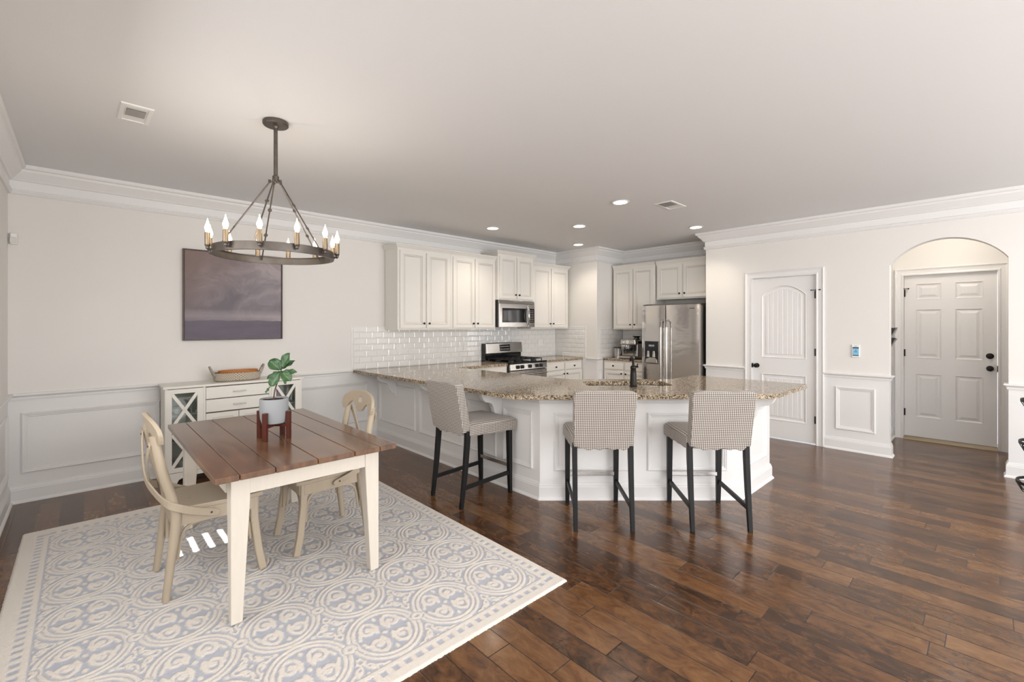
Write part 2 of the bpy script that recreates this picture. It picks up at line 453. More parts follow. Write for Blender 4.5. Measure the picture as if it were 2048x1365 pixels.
def copy_tree(o, parent=None):
    c = o.copy(); col.objects.link(c)
    if parent: c.parent = parent
    for ch in list(o.children): copy_tree(ch, c)
    return c
XYZ = lambda u, v, t: (u, v, t)
trim_n = [0]
def trim(mb, m=None, **kw):
    trim_n[0] += 1
    return struct(mb.build('trim_%d' % trim_n[0], m or M_trim, **kw))
def bez(p0, p1, p2, p3, n=10):
    P = [Vector(p) for p in (p0, p1, p2, p3)]; out = []
    for i in range(n+1):
        t = i/n; out.append(P[0]*(1-t)**3+P[1]*3*t*(1-t)**2+P[2]*3*t*t*(1-t)+P[3]*t**3)
    return out
def spline(pts, n=6):
    """Catmull-Rom through pts"""
    P = [Vector(p) for p in pts]; P = [2*P[0]-P[1]]+P+[2*P[-1]-P[-2]]; out = []
    for i in range(1, len(P)-2):
        for k in range(n):
            t = k/n; a, b, c, d = P[i-1], P[i], P[i+1], P[i+2]
            out.append(.5*((2*b)+(c-a)*t+(2*a-5*b+4*c-d)*t*t+(3*b-a-3*c+d)*t**3))
    out.append(P[-2]); return out

# ------------------------------------------------------------------ room shell
XL, YA, XB, YR = -.44, 5.40, 6.35, -3.2      # left wall, painting wall, door wall, rear wall
CH = 2.72
X1, Y1, X2, Y2 = 6.18, 4.49, 6.935, 2.757    # kitchen recess
XD, YH0, YH1 = 7.58, -1.1, .88               # entry hall behind the arch
struct(MB().box(XL-.2, 8.0, YR-.2, YA+.2, -.08, 0).build('floor', M_floor))
struct(MB().box(XL-.2, 8.0, YR-.2, YA+.2, CH, CH+.1).build('ceiling', M_ceil))
# left wall with a narrow shuttered window and a big one behind the camera
WZ0, WZ1, WY0, WY1 = 1.00, 1.62, 3.44, 3.70
wl = MB().prism_holes([(YR, 0), (YA, 0), (YA, CH), (YR, CH)],
     [[(WY0, WZ0), (WY1, WZ0), (WY1, WZ1), (WY0, WZ1)], [(-2.6, .45), (-.6, .45), (-.6, 2.45), (-2.6, 2.45)]],
     lambda u, v, t: (t, u, v), XL-.12, XL)
struct(wl.build('wall_left', M_wall))
struct(MB().box(XL-.12, X1, YA, YA+.12, 0, CH).build('wall_back', M_wall))
wr = MB().prism_holes([(XL, 0), (XB, 0), (XB, CH), (XL, CH)],
     [[(.35, .3), (2.75, .3), (2.75, 2.5), (.35, 2.5)], [(3.15, .3), (5.55, .3), (5.55, 2.5), (3.15, 2.5)]],
     lambda u, v, t: (u, t, v), YR-.12, YR)
struct(wr.build('wall_rear', M_wall))
# pantry block between range wall and coffee counter, back wall of the fridge recess
struct(MB().box(X1, X2, Y1, YA+.12, 0, CH).build('wall_pantry_block', M_wall))
struct(MB().box(X2, X2+.12, Y2, Y1+.3, 0, CH).build('wall_kitchen', M_wall))
# door wall: solid return, pantry door opening, arch
AY0, AY1, AZ0, AZ1 = -.107, .763, 2.085, 2.325
arch = [(AY0, 0), (AY0, AZ0)]
ac = (AY0+AY1)/2; hw = (AY1-AY0)/2; sg = AZ1-AZ0; R = (hw*hw+sg*sg)/(2*sg)
a0 = math.asin(hw/R)
for i in range(1, 24):
    a = -a0+2*a0*i/24; arch.append((ac+R*math.sin(a), AZ1-R+R*math.cos(a)))
arch += [(AY1, AZ0), (AY1, 0)]
DY0, DY1, DZ = 1.442, 2.154, 2.042
outer = [(YR, 0)]+arch+[(DY0, 0), (DY0, DZ), (DY1, DZ), (DY1, 0), (Y2, 0), (Y2, CH), (YR, CH)]
fnB = lambda u, v, t: (t, u, v)
wb = MB().prism_holes(outer, [], fnB, XB, XB+.12)
wb.box(XB+.12, X2+.12, Y2-.12, Y2, 0, CH)
struct(wb.build('wall_right', M_wall))
# hall behind the arch
hd = MB().prism_holes([(YH0, 0), (YH1+.1, 0), (YH1+.1, CH), (YH0, CH)], [[(-.045, 0), (.770, 0), (.770, 2.058), (-.045, 2.058)]], fnB, XD, XD+.12)
struct(hd.build('wall_hall_end', M_wall))
struct(MB().box(XB+.12, XD, YH1, YH1+.1, 0, CH).build('wall_hall_left', M_wall))
struct(MB().box(XB+.12, XD+.12, YH0-.1, YH0, 0, CH).build('wall_hall_right', M_wall))

def sweep(path, prof, closed=False, side=1):
    """profile (out, z) swept along a 2D path, offset to the right of travel"""
    P = [Vector((x, y)) for x, y in path]; n = len(P); mb = MB(); rows = []
    for i in range(n):
        dirs = []
        if i > 0 or closed: dirs.append((P[i]-P[i-1]).normalized())
        if i < n-1 or closed: dirs.append((P[(i+1) % n]-P[i]).normalized())
        ns = [Vector((d.y, -d.x))*side for d in dirs]
        m = ns[0] if len(ns) == 1 else (ns[0]+ns[1])/(1+ns[0].dot(ns[1]))
        rows.append([(P[i].x+m.x*o, P[i].y+m.y*o, z) for o, z in prof])
    k = len(prof); vs = [p for r in rows for p in r]; fs = []
    for i in range(n if closed else n-1):
        j = (i+1) % n
        for q in range(k-1): fs.append((i*k+q, i*k+q+1, j*k+q+1, j*k+q))
    if not closed: fs += [tuple(range(k)), tuple(range((n-1)*k, n*k))[::-1]]
    return mb.add(vs, fs)
CROWN = [(0, 2.492), (.016, 2.492), (.022, 2.500), (.018, 2.508), (.026, 2.516), (.026, 2.524), (.010, 2.532), (.010, 2.600), (.022, 2.604), (.030, 2.616),
         (.052, 2.640), (.078, 2.668), (.084, 2.684), (.100, 2.690), (.106, 2.700), (.106, 2.7195), (0, 2.7195)]
room_loop = [(XL, YR), (XL, YA), (X1, YA), (X1, Y1), (X2, Y1), (X2, Y2), (XB, Y2), (XB, YR)]
trim(sweep(room_loop, CROWN, closed=True))
BASE = [(0, 0), (.030, 0), (.030, .008), (.020, .022), (.017, .024), (.017, .105), (.014, .112), (.014, .118), (.009, .128), (.007, .139), (0, .140)]
RAIL = [(0, .828), (.008, .828), (.012, .842), (.012, .850), (.018, .858), (.030, .866), (.033, .874), (.030, .882), (0, .884)]
def runs(path, base=True, rail=True):
    if base: trim(sweep(path, BASE))
    if rail: trim(sweep(path, RAIL))
runs([(XL, YR), (XL, YA), (2.40, YA)])
trim(sweep([(2.40, YA), (2.735, YA)], BASE))
runs([(X1, 4.70), (X1, Y1), (6.30, Y1)], rail=True)
runs([(6.72, Y2), (XB, Y2), (XB, 2.240)])
# around the jamb of the arch
runs([(XB, 1.358), (XB, AY1), (XB+.12, AY1)])
runs([(XB+.12, AY0), (XB, AY0), (XB, YR)])
for wx in (0,):
    trim(sweep([(XB+.12, YH1), (XD, YH1)], BASE, side=1))
# picture-frame mouldings on the wainscot
MOULD = [(0, 0), (0, .010), (.008, .016), (.014, .012), (.020, .012), (.028, .006), (.034, .006), (.040, 0)]
def mould(fn, u0, u1, v0=.235, v1=.727): trim(MB().rings(fn, u0, u1, v0, v1, MOULD, cap=False))
fnA = lambda u, v, h: (u, YA-h, v)
fnBm = lambda u, v, h: (XB-h, u, v)
mould(fnA, -.368, .527); mould(fnA, .66, 1.62); mould(fnA, 1.75, 2.60)
mould(fnBm, .883, 1.249)
for a in (-1.4, -2.6): mould(fnBm, a, a+.95)
mould(lambda u, v, h: (XL+h, u, v), 4.10, 5.28); mould(lambda u, v, h: (XL+h, u, v), 2.6, 3.9)
mould(lambda u, v, h: (u, Y1-h, v), 6.20, 6.29, .235, .70)

# windows behind the camera and the shuttered one on the left wall
def window(n, fn, u0, u1, v0, v1, bars):
    mb = MB()
    for (a, b, c, d) in ((u0-.08, u0+.04, v0-.08, v1+.08), (u1-.04, u1+.08, v0-.08, v1+.08), (u0+.04, u1-.04, v0-.08, v0+.04), (u0+.04, u1-.04, v1-.04, v1+.08)):
        mb.prism([(a, c), (b, c), (b, d), (a, d)], fn, -.05, .018)
    for k in range(1, bars+1):
        x = u0+(u1-u0)*k/(bars+1); mb.prism([(x-.018, v0+.04), (x+.018, v0+.04), (x+.018, v1-.04), (x-.018, v1-.04)], fn, -.05, -.02)
    zc = (v0+v1)/2; mb.prism([(u0+.04, zc-.018), (u1-.04, zc-.018), (u1-.04, zc+.018), (u0+.04, zc+.018)], fn, -.048, -.022)
    return struct(mb.build('window_%d' % n, M_trim))
window(1, lambda u, v, t: (u, YR+t, v), .35, 2.75, .3, 2.5, 2)
window(2, lambda u, v, t: (u, YR+t, v), 3.15, 5.55, .3, 2.5, 2)
window(3, lambda u, v, t: (XL+t, u, v), -2.6, -.6, .45, 2.45, 1)
wf = MB()
for (a, b, c, d) in ((WY0-.05, WY0, WZ0-.05, WZ1+.05), (WY1, WY1+.05, WZ0-.05, WZ1+.05), (WY0, WY1, WZ0-.05, WZ0), (WY0, WY1, WZ1, WZ1+.05)):
    wf.box(XL, XL+.018, a, b, c, d)
w4 = struct(wf.build('window_4', M_trim))
# shutter louvres: slots where sun comes through
sh = MB(); tanE = math.tan(SUN_EL)
slots = [(x0+.44)*tanE for x0 in (.485, .570, .655, .740, .905)]
edges = [WZ0-.001]
for zc in slots: edges += [zc-.022, zc+.022]
edges.append(WZ1+.001)
for k in range(0, len(edges), 2): sh.box(XL-.05, XL-.035, WY0, WY1, edges[k], edges[k+1])
sh.build('shutter', M_trim, w4)

sw = MB()  # added out-of-view opaque shutters on solid wall, a backing for the fill lamp
for (a, b, c, d) in ((1.25, 1.33, .62, 2.28), (3.17, 3.25, .62, 2.28), (2.21, 2.29, .70, 2.20), (1.33, 3.17, .62, .70), (1.33, 3.17, 2.20, 2.28)):
    sw.box(XL, XL+.022, a, b, c, d)
for k in range(23):
    for (a, b) in ((1.335, 2.205), (2.295, 3.165)):
        sw.box(XL+.002, XL+.016, a, b, .706+k*.065, .706+k*.065+.058)
struct(sw.build('window_5', M_trim))
# ------------------------------------------------------------------ doors
def casing(fn, y0, y1, z1, wdt=.085):
    """fluted door casing, two legs and a head with mitred corners"""
    prof = [(0, 0), (0, .018), (.010, .024), (.022, .018), (.030, .014), (.060, .011), (.072, .016), (wdt-.004, .016), (wdt-.004, 0)]
    mb = MB(); rows = []
    pts = [(y0, 0, -1, 0), (y0, z1, -1, 1), (y1, z1, 1, 1), (y1, 0, 1, 0)]
    for (u, v, su, sv) in pts:
        rows.append([fn(u+su*(wdt-i), v+sv*(wdt-i), h) for i, h in prof])
    k = len(prof); fs = []
    for i in range(3):
        for q in range(k-1): fs.append((i*k+q, i*k+q+1, (i+1)*k+q+1, (i+1)*k+q))
    mb.add([p for r in rows for p in r], fs)
    return mb
trim(casing(lambda u, v, h: (XB-h, u, v), DY0, DY1, DZ))
trim(casing(lambda u, v, h: (XD-h, u, v), -.045, .770, 2.058, .090))
# door jambs
jm = MB().box(XB, XB+.12, DY0-.001, DY0+.004, 0, DZ).box(XB, XB+.12, DY1-.004, DY1+.001, 0, DZ).box(XB, XB+.12, DY0, DY1, DZ-.004, DZ)
trim(jm)
def height_door(name, x, y0, y1, z0, z1, hfun, step=.005, mats=None):
    """door slab whose face relief is hfun(u,v) (u across from y0, v up)"""
    nu = int((y1-y0)/step)+1; nv = int((z1-z0)/step)+1
    U = np.linspace(0, y1-y0, nu); V = np.linspace(0, z1-z0, nv); uu, vv = np.meshgrid(U, V)
    H = hfun(uu, vv)
    vs = np.stack([x-H, y0+uu, z0+vv], -1).reshape(-1, 3)
    idx = np.arange(nu*nv).reshape(nv, nu)
    f = np.stack([idx[:-1, :-1], idx[:-1, 1:], idx[1:, 1:], idx[1:, :-1]], -1).reshape(-1, 4)
    mb = MB(); mb.v = [tuple(p) for p in vs.tolist()]; mb.f = [tuple(q) for q in f.tolist()]; mb.mi = [0]*len(mb.f)
    o = len(mb.v)
    mb.box(x+.012, x+.04, y0, y1, z0, z1)
    # rim
    mb.add([(x, y0, z0), (x, y1, z0), (x, y1, z1), (x, y0, z1), (x+.012, y0, z0), (x+.012, y1, z0), (x+.012, y1, z1), (x+.012, y0, z1)],
           [(0, 1, 5, 4), (1, 2, 6, 5), (2, 3, 7, 6), (3, 0, 4, 7)])
    return struct(mb.build(name, M_trim))
def rectd(u, v, u0, u1, v0, v1): return np.minimum(np.minimum(u-u0, u1-u), np.minimum(v-v0, v1-v))
def relief(d, pts):
    return np.interp(d, [p[0] for p in pts], [p[1] for p in pts])
# pantry door: arched beadboard upper panel, beadboard lower one
def h_door1(u, v):
    W = DY1-DY0-.008; um = abs(u-W/2)
    archz = 1.908-.115*(um/.24)**2*1.0+.02
    d1 = np.minimum(.252-um, np.minimum(v-1.005, archz-v))
    d2 = rectd(u, v, W/2-.252, W/2+.252, .220, .805)
    d = np.maximum(d1, d2)
    h = relief(d, [(-1, 0), (0, 0), (.006, .006), (.012, .002), (.022, -.008), (.045, -.008), (.055, -.004), (1, -.004)])
    gv = np.abs(((u-W/2+.0275) % .055)-.0275)
    h = np.where((d > .058), h-.004*np.clip(1-gv/.006, 0, 1), h)
    return h
d1 = height_door('door_1', XB+.024, DY0+.004, DY1-.004, .012, DZ-.006, h_door1, .004)
def h_door2(u, v):
    W = .815; h = np.zeros_like(u)
    for (u0, u1) in ((.112, .350), (.466, .704)):
        for (v0, v1) in ((.245, .795), (.985, 1.600), (1.720, 1.920)):
            d = rectd(u, v, u0, u1, v0, v1)
            h = h+relief(d, [(-1, 0), (0, 0), (.005, .003), (.018, -.009), (.032, -.009), (.058, .0), (1, 0)])
    return h
d2 = height_door('door_2', XD+.03, -.043, .768, .035, 2.054, h_door2, .004)
# hardware
def knob(parent, x, y, z, r=.028, name='knob'):
    M = Matrix.Translation((x, y, z)) @ Matrix.Rotation(-PI/2, 4, 'Y')
    return MB().lathe([(r*1.05, 0), (r*1.05, .006), (.011, .010), (.010, .030), (r*.8, .036), (r, .048), (r*.85, .060), (.004, .066)], M=M, n=20).build(name, M_blk, parent, smooth=True)
def hinge(parent, x, y, z, h=.088, stop=False, sgn=1):
    mb = MB().tube([(x, y, z-h/2), (x, y, z+h/2)], .0075, 10)
    mb.box(x, x+.006, y-.014, y+.014, z-h/2, z+h/2)
    if stop:
        zt = z+h/2+.012
        mb.tube([(x, y, zt-.012), (x, y, zt+.008)], .006, 8)
        mb.tube([(x-.012, y-.045, zt), (x-.012, y+.045, zt)], .0035, 8).tube([(x-.012, y-.052, zt), (x-.012, y-.038, zt)], .008, 10).tube([(x-.012, y+.040, zt), (x-.012, y+.052, zt)], .006, 10)
    return mb.build('hinge', M_blk, parent)
knob(d1, XB+.024, 2.10, .913)
MB().box(XB+.0, XB+.020, DY1-.010, DY1+.006, .885, .940).build('latch', M_blk, d1)
for i, z in enumerate((1.80, 1.11, .30)): hinge(d1, XB-.004+.006, DY0+.002, z, stop=(i == 0))
MB().lathe([(.033, 0), (.033, .008), (.020, .014), (.017, .026), (.004, .028)], M=Matrix.Translation((XD+.03, .016, 1.078)) @ Matrix.Rotation(-PI/2, 4, 'Y'), n=24).build('deadbolt', M_blk, d2, smooth=True)
knob(d2, XD+.03, .016, .934, .030)
MB().box(XD-.002, XD+.03, -.047, -.041, .90, .97).build('strike_plate', M_blk, d2)
for i, z in enumerate((1.84, 1.085, .335)): hinge(d2, XD+.012, .770, z, stop=(i == 0))
tag(MB().prism([(XD-.035, 0), (XD+.06, 0), (XD+.06, .034), (XD+.0, .030), (XD-.030, .012)], lambda u, v, t: (u, t, v), -.045, .770).build('door_threshold', M_gold),
    'low brass coloured threshold strip under the six panel entry door', 'threshold')

# ------------------------------------------------------------------ tile backsplashes
def tiles(name, label, fn, u0, u1, v0, v1, edge=None, first=False):
    mb = MB(); th, tw, gp = .0765, .153, .0025
    mb.prism([(u0, v0), (u1, v0), (u1, v1), (u0, v1)], fn, .001, .003, mi=1)
    P = [(0, .003), (0, .0055), (.011, .0095)]
    ua, ub = u0, u1
    if edge in ('l', 'b'):
        v = v0
        while v < v1-.01:
            mb.rings(fn, u0+.001, u0+.034, v+gp/2, min(v+tw, v1)-gp/2, P); v += tw
        ua = u0+.036
    if edge in ('r',):
        v = v0
        while v < v1-.01:
            mb.rings(fn, u1-.034, u1-.001, v+gp/2, min(v+tw, v1)-gp/2, P); v += tw
        ub = u1-.036
    r = 0; v = v0
    while v < v1-.005:
        v2 = min(v+th, v1); u = ua-(tw/2 if r % 2 else 0)
        while u < ub-.002:
            a, b = max(u, ua)+gp/2, min(u+tw, ub)-gp/2
            if b-a > .024: mb.rings(fn, a, b, v+gp/2, v2-gp/2, P)
            elif b-a > .002: mb.prism([(a, v+gp/2), (b, v+gp/2), (b, v2-gp/2), (a, v2-gp/2)], fn, .003, .0065)
            u += tw
        v = v2; r += 1
    return tag(mb.build(name, [M_tile, M_grout]), label, 'backsplash')
tiles('tile_backsplash', 'long white glossy subway tile backsplash behind the range and below the upper cabinets', lambda u, v, h: (u, YA-h, v), 2.385, X1, .886, 1.421, 'l')
tiles('tile_backsplash', 'white subway tile on the narrow side wall at the right end of the range counter', lambda u, v, h: (X1-h, u, v), 4.715, YA-.010, .886, 1.421, 'l')
tiles('tile_backsplash', 'white subway tile on the wall left of the steel canister', lambda u, v, h: (u, Y1-h, v), 6.235, X2, .886, 1.395, 'l')
tiles('tile_backsplash', 'white subway tile on the wall behind the espresso machine', lambda u, v, h: (X2-h, u, v), 3.66, Y1-.010, .886, 1.36)

# ------------------------------------------------------------------ cabinets
# face functions: A faces -Y (along X), K faces -X (along Y, u grows with Y)
def faceA(y): return lambda u, v, h: (u, y-h, v)
def faceK(x): return lambda u, v, h: (x-h, u, v)
DP = [(0, 0), (0, .019), (.004, .021), (.046, .021), (.050, .0175), (.054, .0195), (.060, .0195), (.063, .0160), (.070, .0105), (.073, .0105)]
DM = [0, 0, 0, 1, 0, 0, 1, 0, 1]
def cab_door(parent, fn, u0, u1, v0, v1, knob_at, name='door'):
    d = MB().rings(fn, u0, u1, v0, v1, DP, mis=DM).build(name, [M_cab, M_glaze], parent, world=True)
    c_knob(d, fn, *knob_at, parent); return d
def c_knob(parent, fn, u, v, root, h0=.021):
    mb = MB(); prof = [(.0065, h0-.001), (.005, h0+.010), (.011, h0+.014), (.0145, h0+.020), (.012, h0+.027), (.003, h0+.029)]
    n = 14; vs = []; fs = []
    for r, h in prof: vs += [fn(u+r*math.cos(2*PI*k/n), v+r*math.sin(2*PI*k/n), h) for k in range(n)]
    for i in range(len(prof)-1):
        for k in range(n): fs.append((i*n+k, i*n+(k+1) % n, (i+1)*n+(k+1) % n, (i+1)*n+k))
    fs.append(tuple(range((len(prof)-1)*n, len(prof)*n))); mb.add(vs, fs)
    inv = (Matrix.Translation(root.location) @ Matrix.Rotation(root.rotation_euler.z, 4, 'Z')).inverted()
    mb.v = [tuple(inv @ Vector(p)) for p in mb.v]
    return mb.build('knob', M_blk, parent, smooth=True)
def drawer(parent, fn, u0, u1, v0, v1):
    d = MB().rings(fn, u0, u1, v0, v1, [(0, 0), (0, .018), (.006, .021), (.010, .0195), (.014, .0205)], mis=[0, 0, 1, 0]).build('drawer', [M_cab, M_glaze], parent, world=True)
    c_knob(d, fn, (u0+u1)/2, (v0+v1)/2, parent); return d
CABCR = [(0, 0), (.006, 0), (.008, .012), (.016, .020), (.034, .046), (.040, .050), (.040, .060), (0, .060)]
def upper(label, x0, x1, yf, yb, z0, z1, doors, face='A', crown_path=None, group=None):
    if face == 'A': loc = (x0, yf, z0); fn = faceA(yf)
    else: loc = (yf, x0, z0); fn = faceK(yf)
    t = thing('upper_cabinet', label, 'cabinet', loc, 0, group)
    b = MB()
    if face == 'A': b.box(x0, x1, yf, yb-.012, z0, z1)
    else: b.box(yf, yb-.012, x0, x1, z0, z1)
    b.build('body', M_cab, t, bevel=.002, world=True)
    for (a, c, kside) in doors:
        ku = c-.030 if kside == 'r' else a+.030
        cab_door(t, fn, a, c, z0+.022, z1-.022, (ku, z0+.022+.060))
    if crown_path:
        s_ = sweep(crown_path, [(o, z1-.004+z) for o, z in CABCR]); s_.build('crown', [M_cab], t, world=True)
    return t
YF = 5.07
upper('leftmost tall cream upper cabinet with two doors, its side panel open to the dining area', 2.834, 3.642, YF, YA, 1.375, 2.395,
      [(2.862, 3.228, 'r'), (3.248, 3.612, 'l')], crown_path=[(2.834, YA-.013), (2.834, YF), (3.642, YF)])
upper('tall cream two-door upper cabinet just left of the microwave', 3.644, 4.450, YF, YA, 1.375, 2.395,
      [(3.672, 4.040, 'r'), (4.058, 4.426, 'l')], crown_path=[(3.644, YF), (4.450, YF)])
upper('raised short cream upper cabinet directly above the microwave', 4.453, 5.207, 5.02, YA, 1.812, 2.485,
      [(4.478, 4.822, 'r'), (4.838, 5.182, 'l')], crown_path=[(4.453, YA-.013), (4.453, 5.02), (5.207, 5.02), (5.207, YA-.013)])
upper('tall cream two-door upper cabinet right of the microwave', 5.210, 6.13, YF, YA, 1.375, 2.395,
      [(5.236, 5.665, 'r'), (5.683, 6.105, 'l')], crown_path=[(5.210, YF), (6.13, YF), (6.13, YA-.013)])
XU = 6.60
# face K: u is Y, seen from the camera larger Y is left
tk = upper('cream two-door upper cabinet above the espresso machine', 3.674, 4.455, XU, X2, 1.36, 2.385,
      [(4.075, 4.438, 'l'), (3.690, 4.055, 'r')], face='K', crown_path=[(XU, 4.455), (XU, 3.674)])
tk2 = upper('short wide cream cabinet above the refrigerator', 2.770, 3.650, XU, X2, 1.835, 2.385,
      [(3.225, 3.625, 'l'), (2.800, 3.205, 'r')], face='K', crown_path=[(XU, 3.650), (XU, 2.770)])

def base_cab(label, box, fn, drawers, doors, group=None):
    x0, x1, y0, y1 = box
    t = thing('base_cabinet', label, 'cabinet', (x0, y0, 0))
    MB().box(x0, x1, y0, y1, .10, .848).build('body', M_cab, t, bevel=.002, world=True)
    MB().box(x0+.05 if fn(0, 0, 1)[0] < 0 else x0, x1, y0+.05 if fn(0, 0, 1)[1] < 0 else y0, y1, 0, .10).build('toe_kick', M_cab, t, world=True)
    for (a, c) in drawers: drawer(t, fn, a, c, .705, .825)
    for (a, c, ks) in doors: cab_door(t, fn, a, c, .130, .690, (c-.03 if ks == 'r' else a+.03, .645))
    return t
YB = 4.80
base_cab('cream base cabinet tucked between the peninsula and the range', (3.62, 4.435, YB, YA-.012), faceA(YB), [(3.66, 4.41)], [(3.66, 4.03, 'r'), (4.045, 4.41, 'l')])
base_cab('cream base cabinet with two drawers right of the range', (5.225, 6.165, YB, YA-.012), faceA(YB), [(5.25, 5.695), (5.715, 6.145)], [(5.25, 5.695, 'r'), (5.715, 6.150, 'l')])
XK = 6.355
base_cab('cream base cabinet below the espresso machine', (XK, X2-.012, 3.690, Y1-.012), faceK(XK), [(4.085, 4.460), (3.700, 4.065)], [(4.085, 4.460, 'l'), (3.700, 4.065, 'r')])

# ------------------------------------------------------------------ counters
ZC = .885; TH = .036
def arc(c, r, a0, a1, n=6): return [(c[0]+r*math.cos(a0+(a1-a0)*i/n), c[1]+r*math.sin(a0+(a1-a0)*i/n)) for i in range(n+1)]
def round_poly(pts, radii, n=6):
    out = []
    N = len(pts)
    for i in range(N):
        p = Vector(pts[i]); r = radii[i]
        if r <= 0: out.append(tuple(p)); continue
        a = (Vector(pts[i-1])-p).normalized(); b = (Vector(pts[(i+1) % N])-p).normalized()
        p0 = p+a*r; p1 = p+b*r
        for k in range(n+1):
            t = k/n; q = p0*(1-t)**2+p*2*t*(1-t)+p1*t*t; out.append((q.x, q.y))
    return out
ctr = round_poly([(2.41, YA-.010), (2.45, 2.60), (4.010, 1.180), (4.910, 1.180), (4.890, 2.250), (4.345, 2.250), (3.60, 2.955), (3.52, 4.765), (4.437, 4.780), (4.437, YA-.010)],
                 [0, .14, .05, .02, .02, .03, .05, .02, .01, 0])
SC = Vector((3.730, 2.372)); sd_ = Vector((.728, -.685)); sn_ = Vector((.685, .728)); SL, SW = .395, .165
sink_hole = round_poly([tuple(SC+sd_*a*SL+sn_*b*SW) for a, b in ((-1, -1), (1, -1), (1, 1), (-1, 1))], [.07]*4)
cm = MB().prism_holes(ctr, [sink_hole], XYZ, ZC-TH, ZC)
tag(cm.build('granite_countertop', M_granite, bevel=.006, seg=2), 'large speckled tan granite countertop over the angled peninsula and left of the range', 'countertop')
tag(MB().box(5.215, X1, 4.780, YA-.010, ZC-TH, ZC).build('granite_countertop', M_granite, bevel=.005), 'short speckled granite countertop right of the range', 'countertop')
tag(MB().box(6.330, X2-.010, 3.680, Y1-.010, ZC-TH, ZC).build('granite_countertop', M_granite, bevel=.005), 'small speckled granite countertop under the espresso machine', 'countertop')

# peninsula base
pb = thing('peninsula_base', 'white panelled angled peninsula base with scroll brackets below the large granite top', 'kitchen peninsula', (2.73, 2.555, 0))
pp = [(2.735, YA-.001), (2.735, 2.560), (3.935, 1.432), (4.675, 1.432), (4.675, 2.20), (4.33, 2.20), (3.60, 2.90), (3.60, YA-.001)]
ppi = [(2.765, YA-.001), (2.765, 2.573), (3.947, 1.462), (4.645, 1.462), (4.645, 2.17), (4.318, 2.17), (3.57, 2.888), (3.57, YA-.001)]
b = MB()
for i in range(len(pp)-1):
    q = [pp[i], pp[i+1], ppi[i+1], ppi[i]]; b.prism(q, XYZ, 0, ZC-TH-.001)
b.build('body', M_trim, pb, world=True)
skirt_path = pp[:5]
sweep([(2.735, YA-.02)]+pp[1:5], BASE, side=1).build('baseboard', M_trim, pb, world=True)
FR = [(0, ZC-TH-.001), (.016, ZC-TH-.001), (.016, .800), (.010, .792), (0, .790)]
sweep(pp[:5], FR, side=1).build('top_rail', M_trim, pb, world=True)
def fseg(a, bq):
    a = Vector(a); d = (Vector(bq)-a).normalized(); n = Vector((d.y, -d.x))
    return (lambda u, v, h: (a.x+d.x*u+n.x*h, a.y+d.y*u+n.y*h, v)), (Vector(bq)-a).length
f1, L1 = fseg(pp[0], pp[1]); f2, L2 = fseg(pp[1], pp[2]); f3, L3 = fseg(pp[2], pp[3]); f4, L4 = fseg(pp[3], pp[4])
def pm(fn, u0, u1): MB().rings(fn, u0, u1, .236, .716, MOULD, cap=False).build('panel_moulding', M_trim, pb, world=True)
for (a, c) in ((5.335, 4.485), (4.395, 3.60), (3.52, 3.095), (3.00, 2.640)): pm(f1, YA-a, YA-c)
pm(f2, .117, .780); pm(f2, .885, 1.545)
pm(f3, .085, .615); pm(f4, .10, L4-.10)
def corbel(p, d, n, depth=.24, w=.045):
    prof = [(0, ZC-TH-.002), (depth, ZC-TH-.002), (depth, ZC-TH-.022), (depth-.02, ZC-TH-.060), (depth-.05, ZC-TH-.085), (depth-.085, ZC-TH-.092), (depth-.115, ZC-TH-.105), (depth-.135, ZC-TH-.135),
            (depth-.150, ZC-TH-.185), (depth-.175, ZC-TH-.215), (.022, ZC-TH-.235), (.018, ZC-TH-.265), (0, ZC-TH-.275)]
    MB().prism(prof, lambda u, v, t: (p[0]+n[0]*u+d[0]*t, p[1]+n[1]*u+d[1]*t, v), -w/2, w/2).build('scroll_bracket', M_trim, pb, bevel=.003, world=True)
for y in (4.93, 4.00, 3.045): corbel((2.735, y), (0, 1), (-1, 0))
corbel((4.18, 1.432), (1, 0), (0, -1), .20); corbel((4.675, 1.62), (0, 1), (1, 0), .20)

# sink
sk = thing('kitchen_sink', 'stainless double bowl undermount sink set into the angled counter', 'sink', (SC.x, SC.y, ZC-.22), math.atan2(sd_.y, sd_.x))
for (a, c) in ((-SL-.01, -.012), (.012, SL+.01)):
    pr = [(0, .182), (0, .182)]
    mb = MB().rings(lambda u, v, h: (u, v, h), a, c, -SW-.01, SW+.01, [(-.012, .183), (0, .183), (.006, .176), (.012, .03), (.03, .006), (.11, .002)])
    mb.build('bowl', M_steel, sk, bevel=.002)
MB().box(-.013, .013, -SW-.01, SW+.01, .12, .176).build('divider', M_steel, sk, bevel=.004)
fc = thing('kitchen_faucet', 'black bronze faucet with thick tapered body in front of the double sink', 'faucet', (3.577, 2.205, ZC), math.atan2(sn_.y, sn_.x))
MB().lathe([(.034, 0), (.035, .010), (.030, .016), (.029, .06), (.026, .12), (.0235, .160), (.026, .165), (.026, .178), (.018, .190)], n=24).build('body', M_blk, fc, smooth=True)
MB().tube([(0, 0, .185), (.004, 0, .215), (.022, 0, .248), (.050, 0, .262), (.080, 0, .252), (.095, 0, .228)], [.012, .010, .009, .009, .010, .012], 14).build('spout', M_blk, fc, smooth=True)
MB().lathe([(.012, -.008), (.015, 0), (.012, .008)], (.0, -.032, .180), 12).tube([(0, -.015, .18), (0, -.034, .18)], .007, 8).tube([(0, -.034, .18), (.004, -.040, .205)], [.006, .005], 8).build('side_lever', M_blk, fc, smooth=True)

